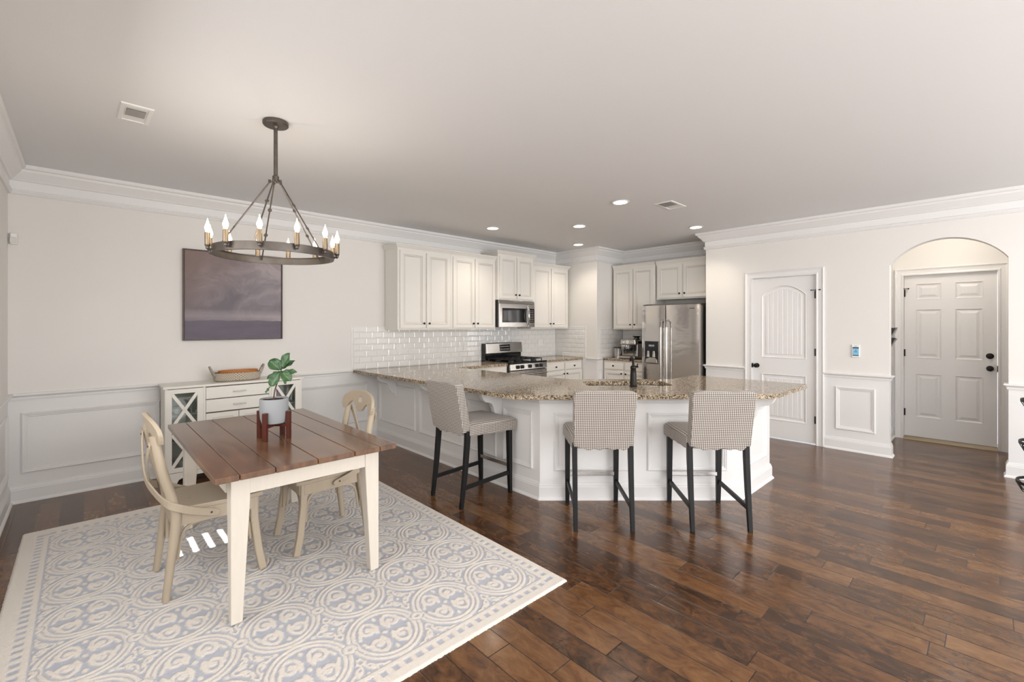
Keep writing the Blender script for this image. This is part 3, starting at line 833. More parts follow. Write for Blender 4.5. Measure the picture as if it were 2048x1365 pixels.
# ------------------------------------------------------------------ range
rg = thing('gas_range', 'stainless steel gas range with raised control back panel and black grates', 'stove', (4.44, 4.75, 0))
RX0, RX1, RY = 4.442, 5.210, 4.735
MB().box(RX0, RX1, RY+.03, 5.385, .04, .868).box(RX0+.04, RX1-.04, RY+.08, 5.3, 0, .04).build('body', M_blkplas, rg, bevel=.003, world=True)
MB().box(RX0, RX1, RY-.005, 5.30, .868, .893).build('cooktop', M_blkgloss, rg, bevel=.006, world=True)
MB().prism([(RY-.012, .780), (RY+.03, .780), (RY+.03, .868), (RY, .868)], lambda u, v, t: (t, u, v), RX0, RX1).build('control_panel', M_steel, rg, bevel=.003, world=True)
for kx in (4.585, 4.675, 4.835, 4.985, 5.075):
    M = Matrix.Translation((kx, RY-.008, .824)) @ Matrix.Rotation(PI/2, 4, 'X')
    k = MB().box(-.030, .030, -.026, .026, 0, .004, M=M).lathe([(.024, .0), (.022, .022), (.018, .026)], n=20, M=M).box(-.005, .005, -.022, .022, .024, .036, M=M)
    k.build('burner_knob', M_blkplas, rg, world=True)
od = MB().box(RX0+.004, RX1-.004, RY-.010, RY+.03, .20, .768).build('oven_door', M_steel, rg, bevel=.004, world=True)
inv_rg = Vector(rg.location)
w_ = MB().box(RX0+.11, RX1-.11, RY-.014, RY-.009, .36, .655); w_.v = [tuple(Vector(p)-inv_rg) for p in w_.v]; w_.build('oven_window', M_blkgloss, od)
h_ = MB().tube([(RX0+.05, RY-.052, .715), (RX1-.05, RY-.052, .715)], .012, 12)
for hx in (RX0+.08, RX1-.08): h_.box(hx-.012, hx+.012, RY-.050, RY-.008, .706, .724)
h_.v = [tuple(Vector(p)-inv_rg) for p in h_.v]; h_.build('handle', M_steel, od, smooth=True)
MB().box(RX0+.004, RX1-.004, RY-.006, RY+.03, .05, .19).build('storage_drawer', M_steel, rg, bevel=.004, world=True)
vt = MB()
for k in range(9): vt.box(RX0+.10+k*.064, RX0+.145+k*.064, RY-.0135, RY-.009, .748, .754)
vt.build('vent_slots', M_blkplas, rg, world=True)
gr = MB()
for gx in (RX0+.04, RX0+.275, RX0+.51):
    x0, x1 = gx, gx+.215
    for yy in (4.80, 4.93, 5.04, 5.15, 5.26): gr.tube([(x0, yy, .925), (x1, yy, .925)], .007, 6)
    for xx in (x0, (x0+x1)/2, x1): gr.tube([(xx, 4.80, .925), (xx, 5.26, .925)], .007, 6)
    for xx in (x0, x1):
        for yy in (4.80, 5.26): gr.tube([(xx, yy, .892), (xx, yy, .925)], .007, 6)
gr.build('grate', M_iron, rg, world=True)
for (bx, by) in ((4.59, 4.87), (4.59, 5.16), (4.83, 5.01), (5.06, 4.87), (5.06, 5.16)):
    MB().lathe([(.045, .893), (.045, .903), (.032, .905), (.032, .913), (.01, .915)], (bx, by, 0), 20).build('burner', M_blkplas, rg, world=True, smooth=True)
MB().box(RX0, RX1, 5.300, 5.385, .868, 1.150).build('backguard_body', M_blkgloss, rg, bevel=.003, world=True)
MB().prism([(5.262, 1.000), (5.30, .992), (5.30, 1.156), (5.288, 1.160), (5.278, 1.150)], lambda u, v, t: (t, u, v), RX0+.006, RX1-.006).build('back_panel', M_steel, rg, bevel=.004, world=True)
cp = MB().prism([(5.2640, 1.030), (5.2740, 1.030), (5.2830, 1.130), (5.2730, 1.130)], lambda u, v, t: (t, u, v), 4.715, 4.935)
bt = cp
for r in range(2):
    for c in range(7):
        x = 4.735+c*.028; z = 1.048+r*.042; y = 5.2610+(z-1.03)*.09
        bt.box(x, x+.014, y+.0008, y+.004, z, z+.018, mi=1)
cp.build('display', [M_blkgloss, M_ventdk], rg, world=True)


# microwave
mw = thing('microwave_oven', 'stainless over-the-range microwave hung below the raised cabinet', 'microwave', (4.455, 5.0, 1.40))
MX0, MX1, MY = 4.456, 5.205, 4.985
MB().box(MX0, MX1, MY+.03, YA-.012, 1.404, 1.808).build('body', M_blkplas, mw, bevel=.003, world=True)
MB().prism([(MY, 1.760), (MY+.03, 1.760), (MY+.03, 1.806), (MY+.012, 1.806)], lambda u, v, t: (t, u, v), MX0, MX1).build('vent_grille', M_steel, mw, bevel=.003, world=True)
md = MB().box(MX0, MX0+.605, MY, MY+.03, 1.404, 1.757).build('door', M_steel, mw, bevel=.004, world=True)
mo = Vector(mw.location)
def sub(mb, o): mb.v = [tuple(Vector(p)-o) for p in mb.v]; return mb
sub(MB().box(MX0+.055, MX0+.560, MY-.004, MY+.002, 1.475, 1.690), mo).build('door_window', M_blkgloss, md, bevel=.002)
sub(MB().tube([(MX0+.590, MY-.002, 1.44), (MX0+.580, MY-.035, 1.49), (MX0+.575, MY-.046, 1.58), (MX0+.580, MY-.035, 1.67), (MX0+.590, MY-.002, 1.73)], .013, 12), mo).build('handle', M_chrome, md, smooth=True)
MB().box(MX0+.607, MX1, MY, MY+.03, 1.404, 1.757).build('control_side', M_steel, mw, bevel=.003, world=True)
MB().box(MX0+.612, MX1-.012, MY-.004, MY+.002, 1.475, 1.690).build('keypad', M_blkgloss, mw, world=True)
kb = MB()
for r in range(7):
    for c in range(3): kb.box(MX0+.640+c*.030, MX0+.656+c*.030, MY-.0055, MY-.0035, 1.49+r*.027, 1.502+r*.027)
kb.build('keys', M_ventdk, mw, world=True)
MB().box(MX0+.27, MX0+.325, MY-.002, MY+.001, 1.425, 1.450).build('badge', M_white, mw, world=True)

# ------------------------------------------------------------------ refrigerator
fr = thing('refrigerator', 'stainless side-by-side refrigerator with ice and water dispenser', 'refrigerator', (6.2, 3.22, 0))
FX = 6.18
MB().box(FX+.065, 6.90, 2.785, 3.665, .02, 1.715).build('body', M_steeldk, fr, bevel=.004, world=True)
def fdoor(y0, y1):
    n = 14; pl = [(y0+.004, 0)]
    pts = [(FX+.060, y0+.003)]
    for i in range(n+1):
        t = i/n; y = y0+.003+(y1-y0-.006)*t; x = FX+.012*(2*abs(t-.5))**4
        pts.append((x, y))
    pts.append((FX+.060, y1-.003))
    return MB().prism(pts, XYZ, .06, 1.728)
fL = fdoor(3.283, 3.668).build('freezer_door', M_fridge, fr, smooth=True, world=True, angle=25)
fR = fdoor(2.782, 3.277).build('fridge_door', M_fridge, fr, smooth=True, world=True, angle=25)
MB().box(FX+.10, FX+.30, 2.80, 3.66, 1.715, 1.75).build('hinge_cover', M_steeldk, fr, world=True)
MB().box(FX+.02, FX+.09, 3.56, 3.65, 1.728, 1.742).build('top_hinge', M_blkplas, fr, world=True)
MB().box(FX+.03, FX+.10, 2.80, 3.66, 0.0, .055).build('toe_grille', M_blkplas, fr, world=True)
fo = Vector(fr.location)
for (o_, y, s_) in ((fL, 3.322, 1), (fR, 3.236, -1)):
    mb = MB().tube([(FX-.004, y, 1.505), (FX-.045, y, 1.485), (FX-.058, y, 1.40), (FX-.060, y, 1.0), (FX-.058, y, .60), (FX-.045, y, .515), (FX-.004, y, .495)], .0125, 14)
    sub(mb, fo).build('handle', M_steel, o_, smooth=True)
    sub(MB().tube([(FX-.046, y, 1.482), (FX-.054, y, 1.45), (FX-.0585, y, 1.40)], .0136, 14), fo).build('handle_cap', M_steeldk, o_, smooth=True)
disp = MB().rings(lambda u, v, h: (FX-h, u, v), 3.375, 3.625, .850, 1.205, [(0, .000), (0, .005), (.012, .006), (.014, .003)], cap=False)
sub(disp, fo).build('dispenser_bezel', M_steel, fL)
dd = MB().box(FX-.004, FX+.002, 3.388, 3.612, 1.060, 1.193).box(FX-.002, FX+.001, 3.388, 3.612, .865, 1.060)
sub(dd, fo).build('dispenser_panel', M_blkgloss, fL)
dk = MB().prism([(3.40, .870), (3.60, .870), (3.585, .925), (3.53, .950), (3.44, .950), (3.41, .925)], lambda u, v, t: (t, u, v), FX-.014, FX-.003)
sub(dk, fo).build('drip_tray', M_steel, fL, bevel=.003)
for y in (3.455, 3.545):
    sub(MB().prism([(y-.022, .955), (y+.022, .955), (y+.014, 1.050), (y-.014, 1.050)], lambda u, v, t: (t, u, v), FX-.020, FX-.004), fo).build('dispenser_paddle', M_chrome, fL, bevel=.004)
dt = MB()
for k in range(4): dt.box(FX-.0055, FX-.0035, 3.455+k*.024, 3.470+k*.024, 1.115, 1.142)
sub(dt, fo).build('dispenser_display', M_paper, fL)
lg = MB()
for k in range(6): lg.box(FX+.0000-.0015, FX+.004, 2.845+k*.012, 2.853+k*.012, 1.665, 1.676)
sub(lg, fo).build('badge', M_blkplas, fR)

# ------------------------------------------------------------------ espresso machine, canister
em = thing('espresso_machine', 'steel espresso machine with bean hopper on the small counter beside the refrigerator', 'coffee machine', (6.60, 4.07, ZC), PI)
# local: +x towards the wall when rotated by pi => front is +x local (world -x)
MB().box(-.16, .10, -.145, .145, .022, .30).build('body', M_steel, em, bevel=.012)
MB().box(-.15, .17, -.145, .145, .225, .315).build('head', M_steel, em, bevel=.022, seg=4)
MB().box(-.16, .20, -.150, .150, .006, .045).build('drip_tray', M_steel, em, bevel=.008)
MB().box(.10, .195, -.135, .135, .043, .048).build('tray_grille', M_blkplas, em)
MB().box(.0995, .102, -.120, .120, .055, .215).build('splash_panel', M_chrome, em)
MB().lathe([(.034, .165), (.036, .225)], (.135, .0, 0), 20).build('group_head', M_chrome, em, smooth=True)
MB().lathe([(.018, .130), (.033, .140), (.034, .168)], (.135, 0, 0), 20).tube([(.16, 0, .155), (.205, 0, .150), (.27, 0, .142)], [.008, .012, .015], 12).build('portafilter', M_blkplas, em, smooth=True)
MB().lathe([(.016, .135), (.028, .150), (.03, .225)], (.120, .088, 0), 16).build('grinder_outlet', M_blkplas, em, smooth=True)
MB().tube([(.14, -.115, .225), (.17, -.118, .16), (.185, -.120, .085), (.19, -.12, .07)], .005, 8).build('steam_wand', M_chrome, em, smooth=True)
MB().lathe([(.048, .0), (.055, .012), (.040, .014), (.040, .035), (.066, .050), (.068, .058), (.002, .060)], (.01, .07, .313), 24).build('bean_hopper', M_blkgloss, em, smooth=True)
MB().lathe([(.030, 0), (.030, .006), (.026, .008)], M=Matrix.Translation((.170, 0, .270)) @ Matrix.Rotation(PI/2, 4, 'Y'), n=20).build('pressure_gauge', M_white, em, smooth=True)
for y in (-.10, -.065, .065, .10): MB().lathe([(.010, 0), (.009, .005)], M=Matrix.Translation((.170, y, .270)) @ Matrix.Rotation(PI/2, 4, 'Y'), n=12).build('button', M_chrome, em)
MB().lathe([(.020, 0), (.018, .022)], M=Matrix.Translation((.02, -.147, .24)) @ Matrix.Rotation(PI/2, 4, 'X'), n=16).build('steam_dial', M_blkplas, em)
MB().box(-.165, -.02, -.165, -.147, .04, .28).build('water_tank', M_blkgloss, em, bevel=.01)
cn = thing('steel_canister', 'open round brushed steel canister left of the espresso machine', 'canister', (6.58, 4.348, ZC))
MB().lathe([(.060, 0), (.064, .004), (.066, .15), (.069, .170), (.070, .178), (.066, .178), (.062, .165), (.060, .012), (.002, .010)], n=32).build('body', M_steel, cn, smooth=True)
MB().lathe([(.0705, .160), (.0715, .165), (.0715, .176), (.0705, .180)], n=32).build('rim', M_blkplas, cn, smooth=True)

# ------------------------------------------------------------------ ceiling fixtures
def ceil_light(x, y, label):
    t = thing('recessed_ceiling_light', label, 'ceiling light', (x, y, CH), 0)
    MB().lathe([(.066, -.002), (.088, -.002), (.092, -.007), (.088, -.011), (.070, -.009), (.064, .03)], n=32).build('trim_ring', M_white, t, smooth=True)
    MB().lathe([(.068, -.0055), (.066, -.0075), (.03, -.009), (.001, -.009)], n=32).build('lens', M_lens, t, smooth=True)
    l = lamp('downlight', 'SPOT', (0, 0, -.02), (0, 0, 0), 30, (1, .88, .73), .06, parent=t, spot_size=math.radians(125), spot_blend=.8)
ceil_light(3.93, 4.53, 'lit recessed ceiling light furthest left, over the counter near the wall cabinets')
ceil_light(4.66, 3.665, 'lit recessed ceiling light in the middle of the kitchen ceiling')
ceil_light(4.06, 2.655, 'large-looking lit recessed ceiling light nearest the camera, above the sink peninsula')
ceil_light(5.82, 2.66, 'lit recessed ceiling light furthest right, in front of the refrigerator')
ceil_light(5.72, 4.52, 'smallest-looking lit recessed ceiling light, near the pantry corner')
def vent(x, y, w, d, rot, label, lx, ly):
    t = thing('ceiling_vent', label, 'air vent', (x, y, CH), rot)
    MB().rings(lambda u, v, h: (u, v, -h), -w/2, w/2, -d/2, d/2, [(0, 0), (.004, .006), (.022, .008), (.026, .003)]).build('frame', M_white, t)
    s = MB(); n = 9
    for k in range(n):
        y_ = ly[0]+(ly[1]-ly[0])*(k+.5)/n; M = Matrix.Translation((0, y_, -.007)) @ Matrix.Rotation(.6, 4, 'X')
        s.box(lx[0], lx[1], -.006, .006, -.0015, .0015, M=M)
    s.build('louvre_slats', M_ventdk, t)
    MB().box(lx[0], lx[1], ly[0], ly[1], -.0045, -.0035).build('grille_opening', M_ventdk, t)
vent(.228, 3.565, .155, .29, .02, 'white ceiling air vent left of the chandelier', (-.045, .045), (-.075, .035))
vent(4.555, 2.36, .33, .20, .0, 'white ceiling air vent beside the recessed kitchen lights', (-.13, .02), (-.07, .07))

# ------------------------------------------------------------------ small wall fixtures
ms = thing('motion_sensor', 'small white alarm motion sensor in the corner left of the painting', 'motion sensor', (-.412, YA, 2.13))
MB().prism([(-.025, 0), (.030, 0), (.026, -.032), (-.012, -.036)], XYZ, -.045, .045).build('housing', M_white, ms, bevel=.006)
MB().box(-.016, .022, -.040, -.030, -.035, .010).build('lens', M_china, ms, bevel=.004)
def outlet(x, z, label, w=.070):
    t = thing('wall_outlet', label, 'outlet', (x, YA-.0095, z))
    MB().box(-w/2, w/2, -.006, 0, -.057, .057).build('cover_plate', M_white, t, bevel=.003)
    for cx in ([0] if w < .1 else [-.023, .023]):
        for cz in (-.020, .020): MB().box(cx-.015, cx+.015, -.0085, -.005, cz-.013, cz+.013).box(cx-.007, cx-.005, -.0095, -.007, cz-.004, cz+.006).box(cx+.005, cx+.007, -.0095, -.007, cz-.004, cz+.006).build('socket', [M_white], t, bevel=.002)
outlet(3.035, 1.125, 'white electrical outlet on the tile below the leftmost upper cabinet')
outlet(4.135, 1.135, 'white electrical outlet on the tile just left of the range')
outlet(5.765, 1.127, 'wide white outlet and switch plate on the tile right of the range', .116)
tp = thing('wall_tablet', 'small white wall control panel with a lit blue screen between the doors', 'wall panel', (XB, 1.0565, 1.143))
MB().box(-.016, 0, -.037, .037, -.072, .072).build('case', M_white, tp, bevel=.004)
st = MB().box(-.0175, -.015, -.028, .028, -.055, .045).box(-.0185, -.017, -.028, .028, .030, .045, mi=1).box(-.0185, -.017, -.028, .028, -.055, -.045, mi=1)
for (a, z) in ((-.012, -.012), (.002, -.012), (-.006, .005)): st.box(-.0185, -.017, a, a+.010, z, z+.008, mi=1)
st.box(-.0175, -.0155, -.012, .012, .053, .057, mi=1)
st.build('screen', [M_screen, M_screentxt], tp)
# zigzag hall decoration
zz = thing('zigzag_wall_sconce', 'black zigzag wall decoration with pale edge inside the hall arch', 'wall decoration', (7.10, .88, 1.27))
zp = [(0, -.15), (-.085, .01), (-.030, .012), (-.085, .13), (0, .13)]
MB().prism(zp, lambda u, v, t: (t, u, v), .004, .055).build('body', M_blkplas, zz)
MB().prism([(0, -.165), (-.100, .002), (-.052, .004), (-.100, .138), (0, .138)], lambda u, v, t: (t, u, v), .056, .060).build('edge_band', M_steel, zz)

# ------------------------------------------------------------------ painting
pt = thing('framed_painting', 'square purple grey seascape canvas in a thin dark frame on the dining wall', 'painting', (1.145, YA, 1.285))
MB().rings(lambda u, v, h: (u, -h, v), -.447, .447, 0, .895, [(0, 0), (0, .040), (.009, .040), (.009, .022)], cap=False).build('frame', M_frame, pt)
MB().box(-.434, .434, -.032, -.004, .013, .882).build('canvas', M_paint, pt)

# ------------------------------------------------------------------ chandelier
CX_, CY_ = .880, 3.10
chd = thing('ring_chandelier', 'round aged metal ring chandelier with lit candle bulbs above the dining table', 'chandelier', (CX_, CY_, CH))
MB().lathe([(.001, -.001), (.070, -.001), (.074, -.006), (.074, -.022), (.068, -.028), (.018, -.032), (.014, -.045), (.001, -.046)], n=32).build('canopy', M_pewter, chd, smooth=True)
MB().tube([(0, 0, -.04), (0, 0, -.345)], .012, 12).build('rod', M_pewter, chd, smooth=True)
hb = MB().lathe([(.010, 0), (.019, .006), (.019, .040), (.012, .046)], (0, 0, -.385), 16)
for k in range(5):
    a = 2*PI*k/5+.3
    hb.tube([(0, 0, -.380), (.034*math.cos(a), .034*math.sin(a), -.380)], .006, 8).tube([(.034*math.cos(a), .034*math.sin(a), -.388), (.034*math.cos(a), .034*math.sin(a), -.370)], .008, 8)
hb.build('hub', M_pewter, chd, smooth=True)
RR, RZ = .335, -.835
rgm = MB(); n = 72; vs = []; fs = []
for k in range(n):
    a = 2*PI*k/n; c_, s_ = math.cos(a), math.sin(a)
    for (r, z) in ((RR, -.024), (RR+.006, -.024), (RR+.006, .024), (RR, .024), (RR-.012, .024), (RR-.012, .020), (RR-.002, .020), (RR-.002, -.020), (RR-.012, -.020), (RR-.012, -.024)):
        vs.append((r*c_, r*s_, RZ+z))
K = 10
for k in range(n):
    j = (k+1) % n
    for q in range(K): fs.append((k*K+q, k*K+(q+1) % K, j*K+(q+1) % K, j*K+q))
rgm.add(vs, fs).build('ring', M_pewter, chd, smooth=True)
for k in range(5):
    a = 2*PI*k/5+.3; c_, s_ = math.cos(a), math.sin(a)
    p0 = Vector((.034*c_, .034*s_, -.385)); p1 = Vector(((RR-.012)*c_, (RR-.012)*s_, RZ+.0))
    mb = MB(); pts = [p0.lerp(p1, t) for t in (0, .33, .66, 1)]
    for i in range(3): mb.tube([pts[i], pts[i+1]], .0044, 8)
    for i in (1, 2):
        d = (p1-p0).normalized(); s2 = d.cross(Vector((0, 0, 1))).normalized(); u2 = d.cross(s2)
        mb.tube([pts[i]+(s2*math.cos(q*PI/4)+d*math.sin(q*PI/4))*.010 for q in range(8)], .0032, 6, closed=True)
    mb.build('suspension_rod', M_pewter, chd, smooth=True)
NC = 12
for k in range(NC):
    a = 2*PI*(k+.5)/NC-math.radians(43.4)-PI/2; c_, s_ = math.cos(a), math.sin(a); r = RR+.028
    x, y = r*c_, r*s_
    arm = MB().tube([((RR+.004)*c_, (RR+.004)*s_, RZ-.005), (x, y, RZ-.010), (x, y, RZ+.008)], .006, 8).lathe([(.004, -.012), (.010, -.006), (.010, .004), (.015, .010), (.014, .018)], (x, y, RZ), 12)
    so = arm.build('candle_arm', M_pewter, chd, smooth=True)
    sl = MB().lathe([(.0145, .016), (.0145, .082), (.012, .085)], (x, y, RZ), 16).build('candle_sleeve', M_brass, so, smooth=True)
    bl = MB().lathe([(.009, .084), (.010, .092), (.0145, .106), (.0145, .118), (.0085, .136), (.0035, .152), (.0010, .166)], (x, y, RZ), 16).build('bulb', M_bulb, so, smooth=True)
    if k % 3 == 0: lamp('candle_glow', 'POINT', (x*1.0, y*1.0, RZ+.215), (0, 0, 0), 1.5, (1, .86, .70), .03, parent=chd)

# ------------------------------------------------------------------ rug
def make_rug():
    X0, X1_, Y0, Y1_ = -.302, 1.972, 1.635, 4.535
    # one tile of the pattern, 1 mm resolution; circle cell centred
    PX, PY = .3385, .3740
    nx, ny = 338, 374
    u = (np.arange(nx)+.5)/nx*2-1; v = (np.arange(ny)+.5)/ny*2-1
    U, V = np.meshgrid(u, v)
    def seg(px, py, pts):
        d = np.full(px.shape, 9.0)
        for (ax, ay), (bx, by) in zip(pts[:-1], pts[1:]):
            vx, vy = bx-ax, by-ay; L2_ = vx*vx+vy*vy+1e-9
            t = np.clip(((px-ax)*vx+(py-ay)*vy)/L2_, 0, 1)
            d = np.minimum(d, np.hypot(px-ax-t*vx, py-ay-t*vy))
        return d
    def spiral(cx, cy, r0, r1, a0, a1, n=22):
        return [(cx+(r0+(r1-r0)*i/n)*math.cos(a0+(a1-a0)*i/n), cy+(r0+(r1-r0)*i/n)*math.sin(a0+(a1-a0)*i/n)) for i in range(n+1)]
    aU, aV = np.abs(U), np.abs(V)
    r = np.hypot(U, V)
    C = np.zeros_like(r)
    C[(r > .890) & (r < .998)] = 1
    C[(r > .760) & (r < .868)] = 1
    # four scrolls inside the circle: each quadrant rotated
    ang = 0
    for q in range(4):
        # quadrant frame: diagonal direction
        sx, sy = ((1, 1), (-1, 1), (-1, -1), (1, -1))[q]
        pu, pv = (U*sx, V*sy) if q % 2 == 0 else (U*sx, V*sy)
        d = seg(pu, pv, spiral(.335, .30, .02, .20, 0, 3.6*PI/1.6)); w_ = .062
        C[(d < w_) & (r < .76)] = 1
        d = seg(pu, pv, spiral(.335, .30, .20, .22, 3.6*PI/1.6, 3.6*PI/1.6+.2)+[(.50, .38), (.60, .24), (.66, .10)])
        C[(d < .055) & (r < .735)] = 1
        d = seg(pu, pv, [(.16, .12), (.10, .30), (.16, .50), (.30, .60), (.44, .55)]); C[(d < .062) & (r < .735)] = 1
        d = seg(pu, pv, [(.50, .46), (.56, .40)]); C[(d < .04) & (r < .76)] = 1
    # engraved separation inside scrolls
    C[r < .075] = 1
    C[seg(aU, aV, [(0, .60), (0, .66)]) < .055] = 1
    # flower in the gaps (corner frame)
    gu, gv = 1-aU, 1-aV
    gr_ = np.hypot(gu, gv)
    out = r > 1.03
    C[out & (gr_ < .055)] = 1
    for pts, w_ in (([(.10, .14), (.18, .12), (.22, .20), (.15, .26)], .038), ([(.14, .07), (.26, .05)], .030), ([(.06, .22), (.05, .36), (.11, .40)], .036),
                    ([(.26, .13), (.36, .08), (.42, .03)], .034), ([(.07, .46), (.03, .54)], .032), ([(.50, .03), (.56, .02)], .030)):
        C[out & (seg(gu, gv, pts) < w_*1.2)] = 1
    # small ring at the points where circles meet sideways
    dn = np.hypot((aU-1)*PX/2, V*PY/2)
    C[dn < .030] = 1; C[(dn > .030) & (dn < .0335)] = 0; C[dn < .009] = 0
    dn2 = np.hypot(U*PX/2, (aV-1)*PY/2); C[dn2 < .016] = 1
    # soften
    # lay out over the rug
    st = .0042
    gx = np.arange(X0, X1_+1e-6, st); gy = np.arange(Y0, Y1_+1e-6, st); GX, GY = np.meshgrid(gx, gy)
    FX0, FX1, FY0, FY1 = -.165, -.165+PX*6, 1.753, 1.753+PY*7
    iu = (np.floor((GX-FX0)/PX*nx).astype(int)) % nx; iv = (np.floor((GY-FY0)/PY*ny).astype(int)) % ny
    val = C[iv, iu]
    dfield = np.minimum(np.minimum(GX-FX0, FX1-GX), np.minimum(GY-FY0, FY1-GY))
    val = np.where(dfield < 0, 1.0, val)                       # border cream
    val = np.where((dfield < -.001) & (dfield > -.006), 0.0, val)
    dash = np.where((GX < FX0) | (GX > FX1), ((GY-FY0) % .055) < .027, ((GX-FX0) % .055) < .027)
    val = np.where((dfield < -.030) & (dfield > -.062) & dash, 0.0, val)
    # blur once for soft pile edges
    k = val.copy(); k[1:-1, 1:-1] = (val[1:-1, 1:-1]*2+val[:-2, 1:-1]+val[2:, 1:-1]+val[1:-1, :-2]+val[1:-1, 2:])/6
    H = .0095+.0035*k+rng.normal(0, .00035, k.shape)
    # carved line at pattern edges
    ed = np.abs(k-.5) < .30; H = H-.0016*ed
    de = np.minimum(np.minimum(GX-X0, X1_-GX), np.minimum(GY-Y0, Y1_-GY))
    H = np.where(de < .012, H*np.sqrt(np.clip(de/.012, 0, 1))+.001, H)
    jx = rng.normal(0, .0012, k.shape)*(de < .001); jy = rng.normal(0, .0012, k.shape)*(de < .001)
    vs = np.stack([GX+jx, GY+jy, H], -1).reshape(-1, 3)
    h_, w2 = GX.shape; idx = np.arange(h_*w2).reshape(h_, w2)
    f = np.stack([idx[:-1, :-1], idx[:-1, 1:], idx[1:, 1:], idx[1:, :-1]], -1).reshape(-1, 4)
    me = bpy.data.meshes.new('area_rug')
    me.vertices.add(len(vs)); me.vertices.foreach_set('co', vs.ravel())
    me.loops.add(f.size); me.loops.foreach_set('vertex_index', f.ravel().astype(np.int32))
    me.polygons.add(len(f)); me.polygons.foreach_set('loop_start', np.arange(0, f.size, 4, dtype=np.int32)); me.polygons.foreach_set('loop_total', np.full(len(f), 4, dtype=np.int32))
    me.update()
    at = me.attributes.new('pattern', 'FLOAT', 'POINT'); at.data.foreach_set('value', (k*(1-.55*ed)).ravel().astype(np.float32))
    me.materials.append(M_rug); me.validate()
    me.polygons.foreach_set('use_smooth', [True]*len(me.polygons))
    o = bpy.data.objects.new('area_rug', me); col.objects.link(o)
    tag(o, 'large cream and pale blue carved scroll medallion rug under the dining table', 'rug')
make_rug()
RZ0 = .0150

# ------------------------------------------------------------------ dining table
dt_ = thing('dining_table', 'farmhouse dining table with dark worn plank top and cream legs', 'table', (.881, 3.177, RZ0))
TX0, TX1, TY0, TY1, TZ = -.455, .455, -.775, .775, .742-RZ0
seams = [.426, .529, .683, .886, 1.084, 1.233, 1.336]
top = MB()
for a, c in zip(seams[:-1], seams[1:]): top.box(a-.881+.0013, c-.881-.0013, TY0, TY1, TZ-.028, TZ)
top.box(TX0+.01, TX1-.01, TY0+.01, TY1-.01, TZ-.027, TZ-.012)
top.build('tabletop', M_tabletop, dt_, bevel=.003)
LX, LY = .350, .640
for sx in (-1, 1):
    for sy in (-1, 1):
        # outer faces vertical, inner faces taper: .095 -> .058
        ox, oy = sx*.376, sy*.711
        vs = []
        for z, w_ in ((TZ-.028, .084), (TZ-.150, .082), (0, .050)):
            vs += [(ox, oy, z), (ox-sx*w_, oy, z), (ox-sx*w_, oy-sy*w_, z), (ox, oy-sy*w_, z)]
        fs = [(0, 1, 2, 3), (8, 9, 10, 11)]+[(i*4+q, i*4+(q+1) % 4, i*4+4+(q+1) % 4, i*4+4+q) for i in range(2) for q in range(4)]
        MB().add(vs, fs).build('leg', M_legcream, dt_, bevel=.004)
az0, az1 = .622-RZ0, TZ-.028
for sy in (-1, 1): MB().box(-.30, .30, sy*.694-.011, sy*.694+.011, az0, az1).build('apron', M_legcream, dt_, bevel=.002)
for sx in (-1, 1): MB().box(sx*.370-.011, sx*.370+.011, -.62, .62, az0, az1).build('apron', M_legcream, dt_, bevel=.002)

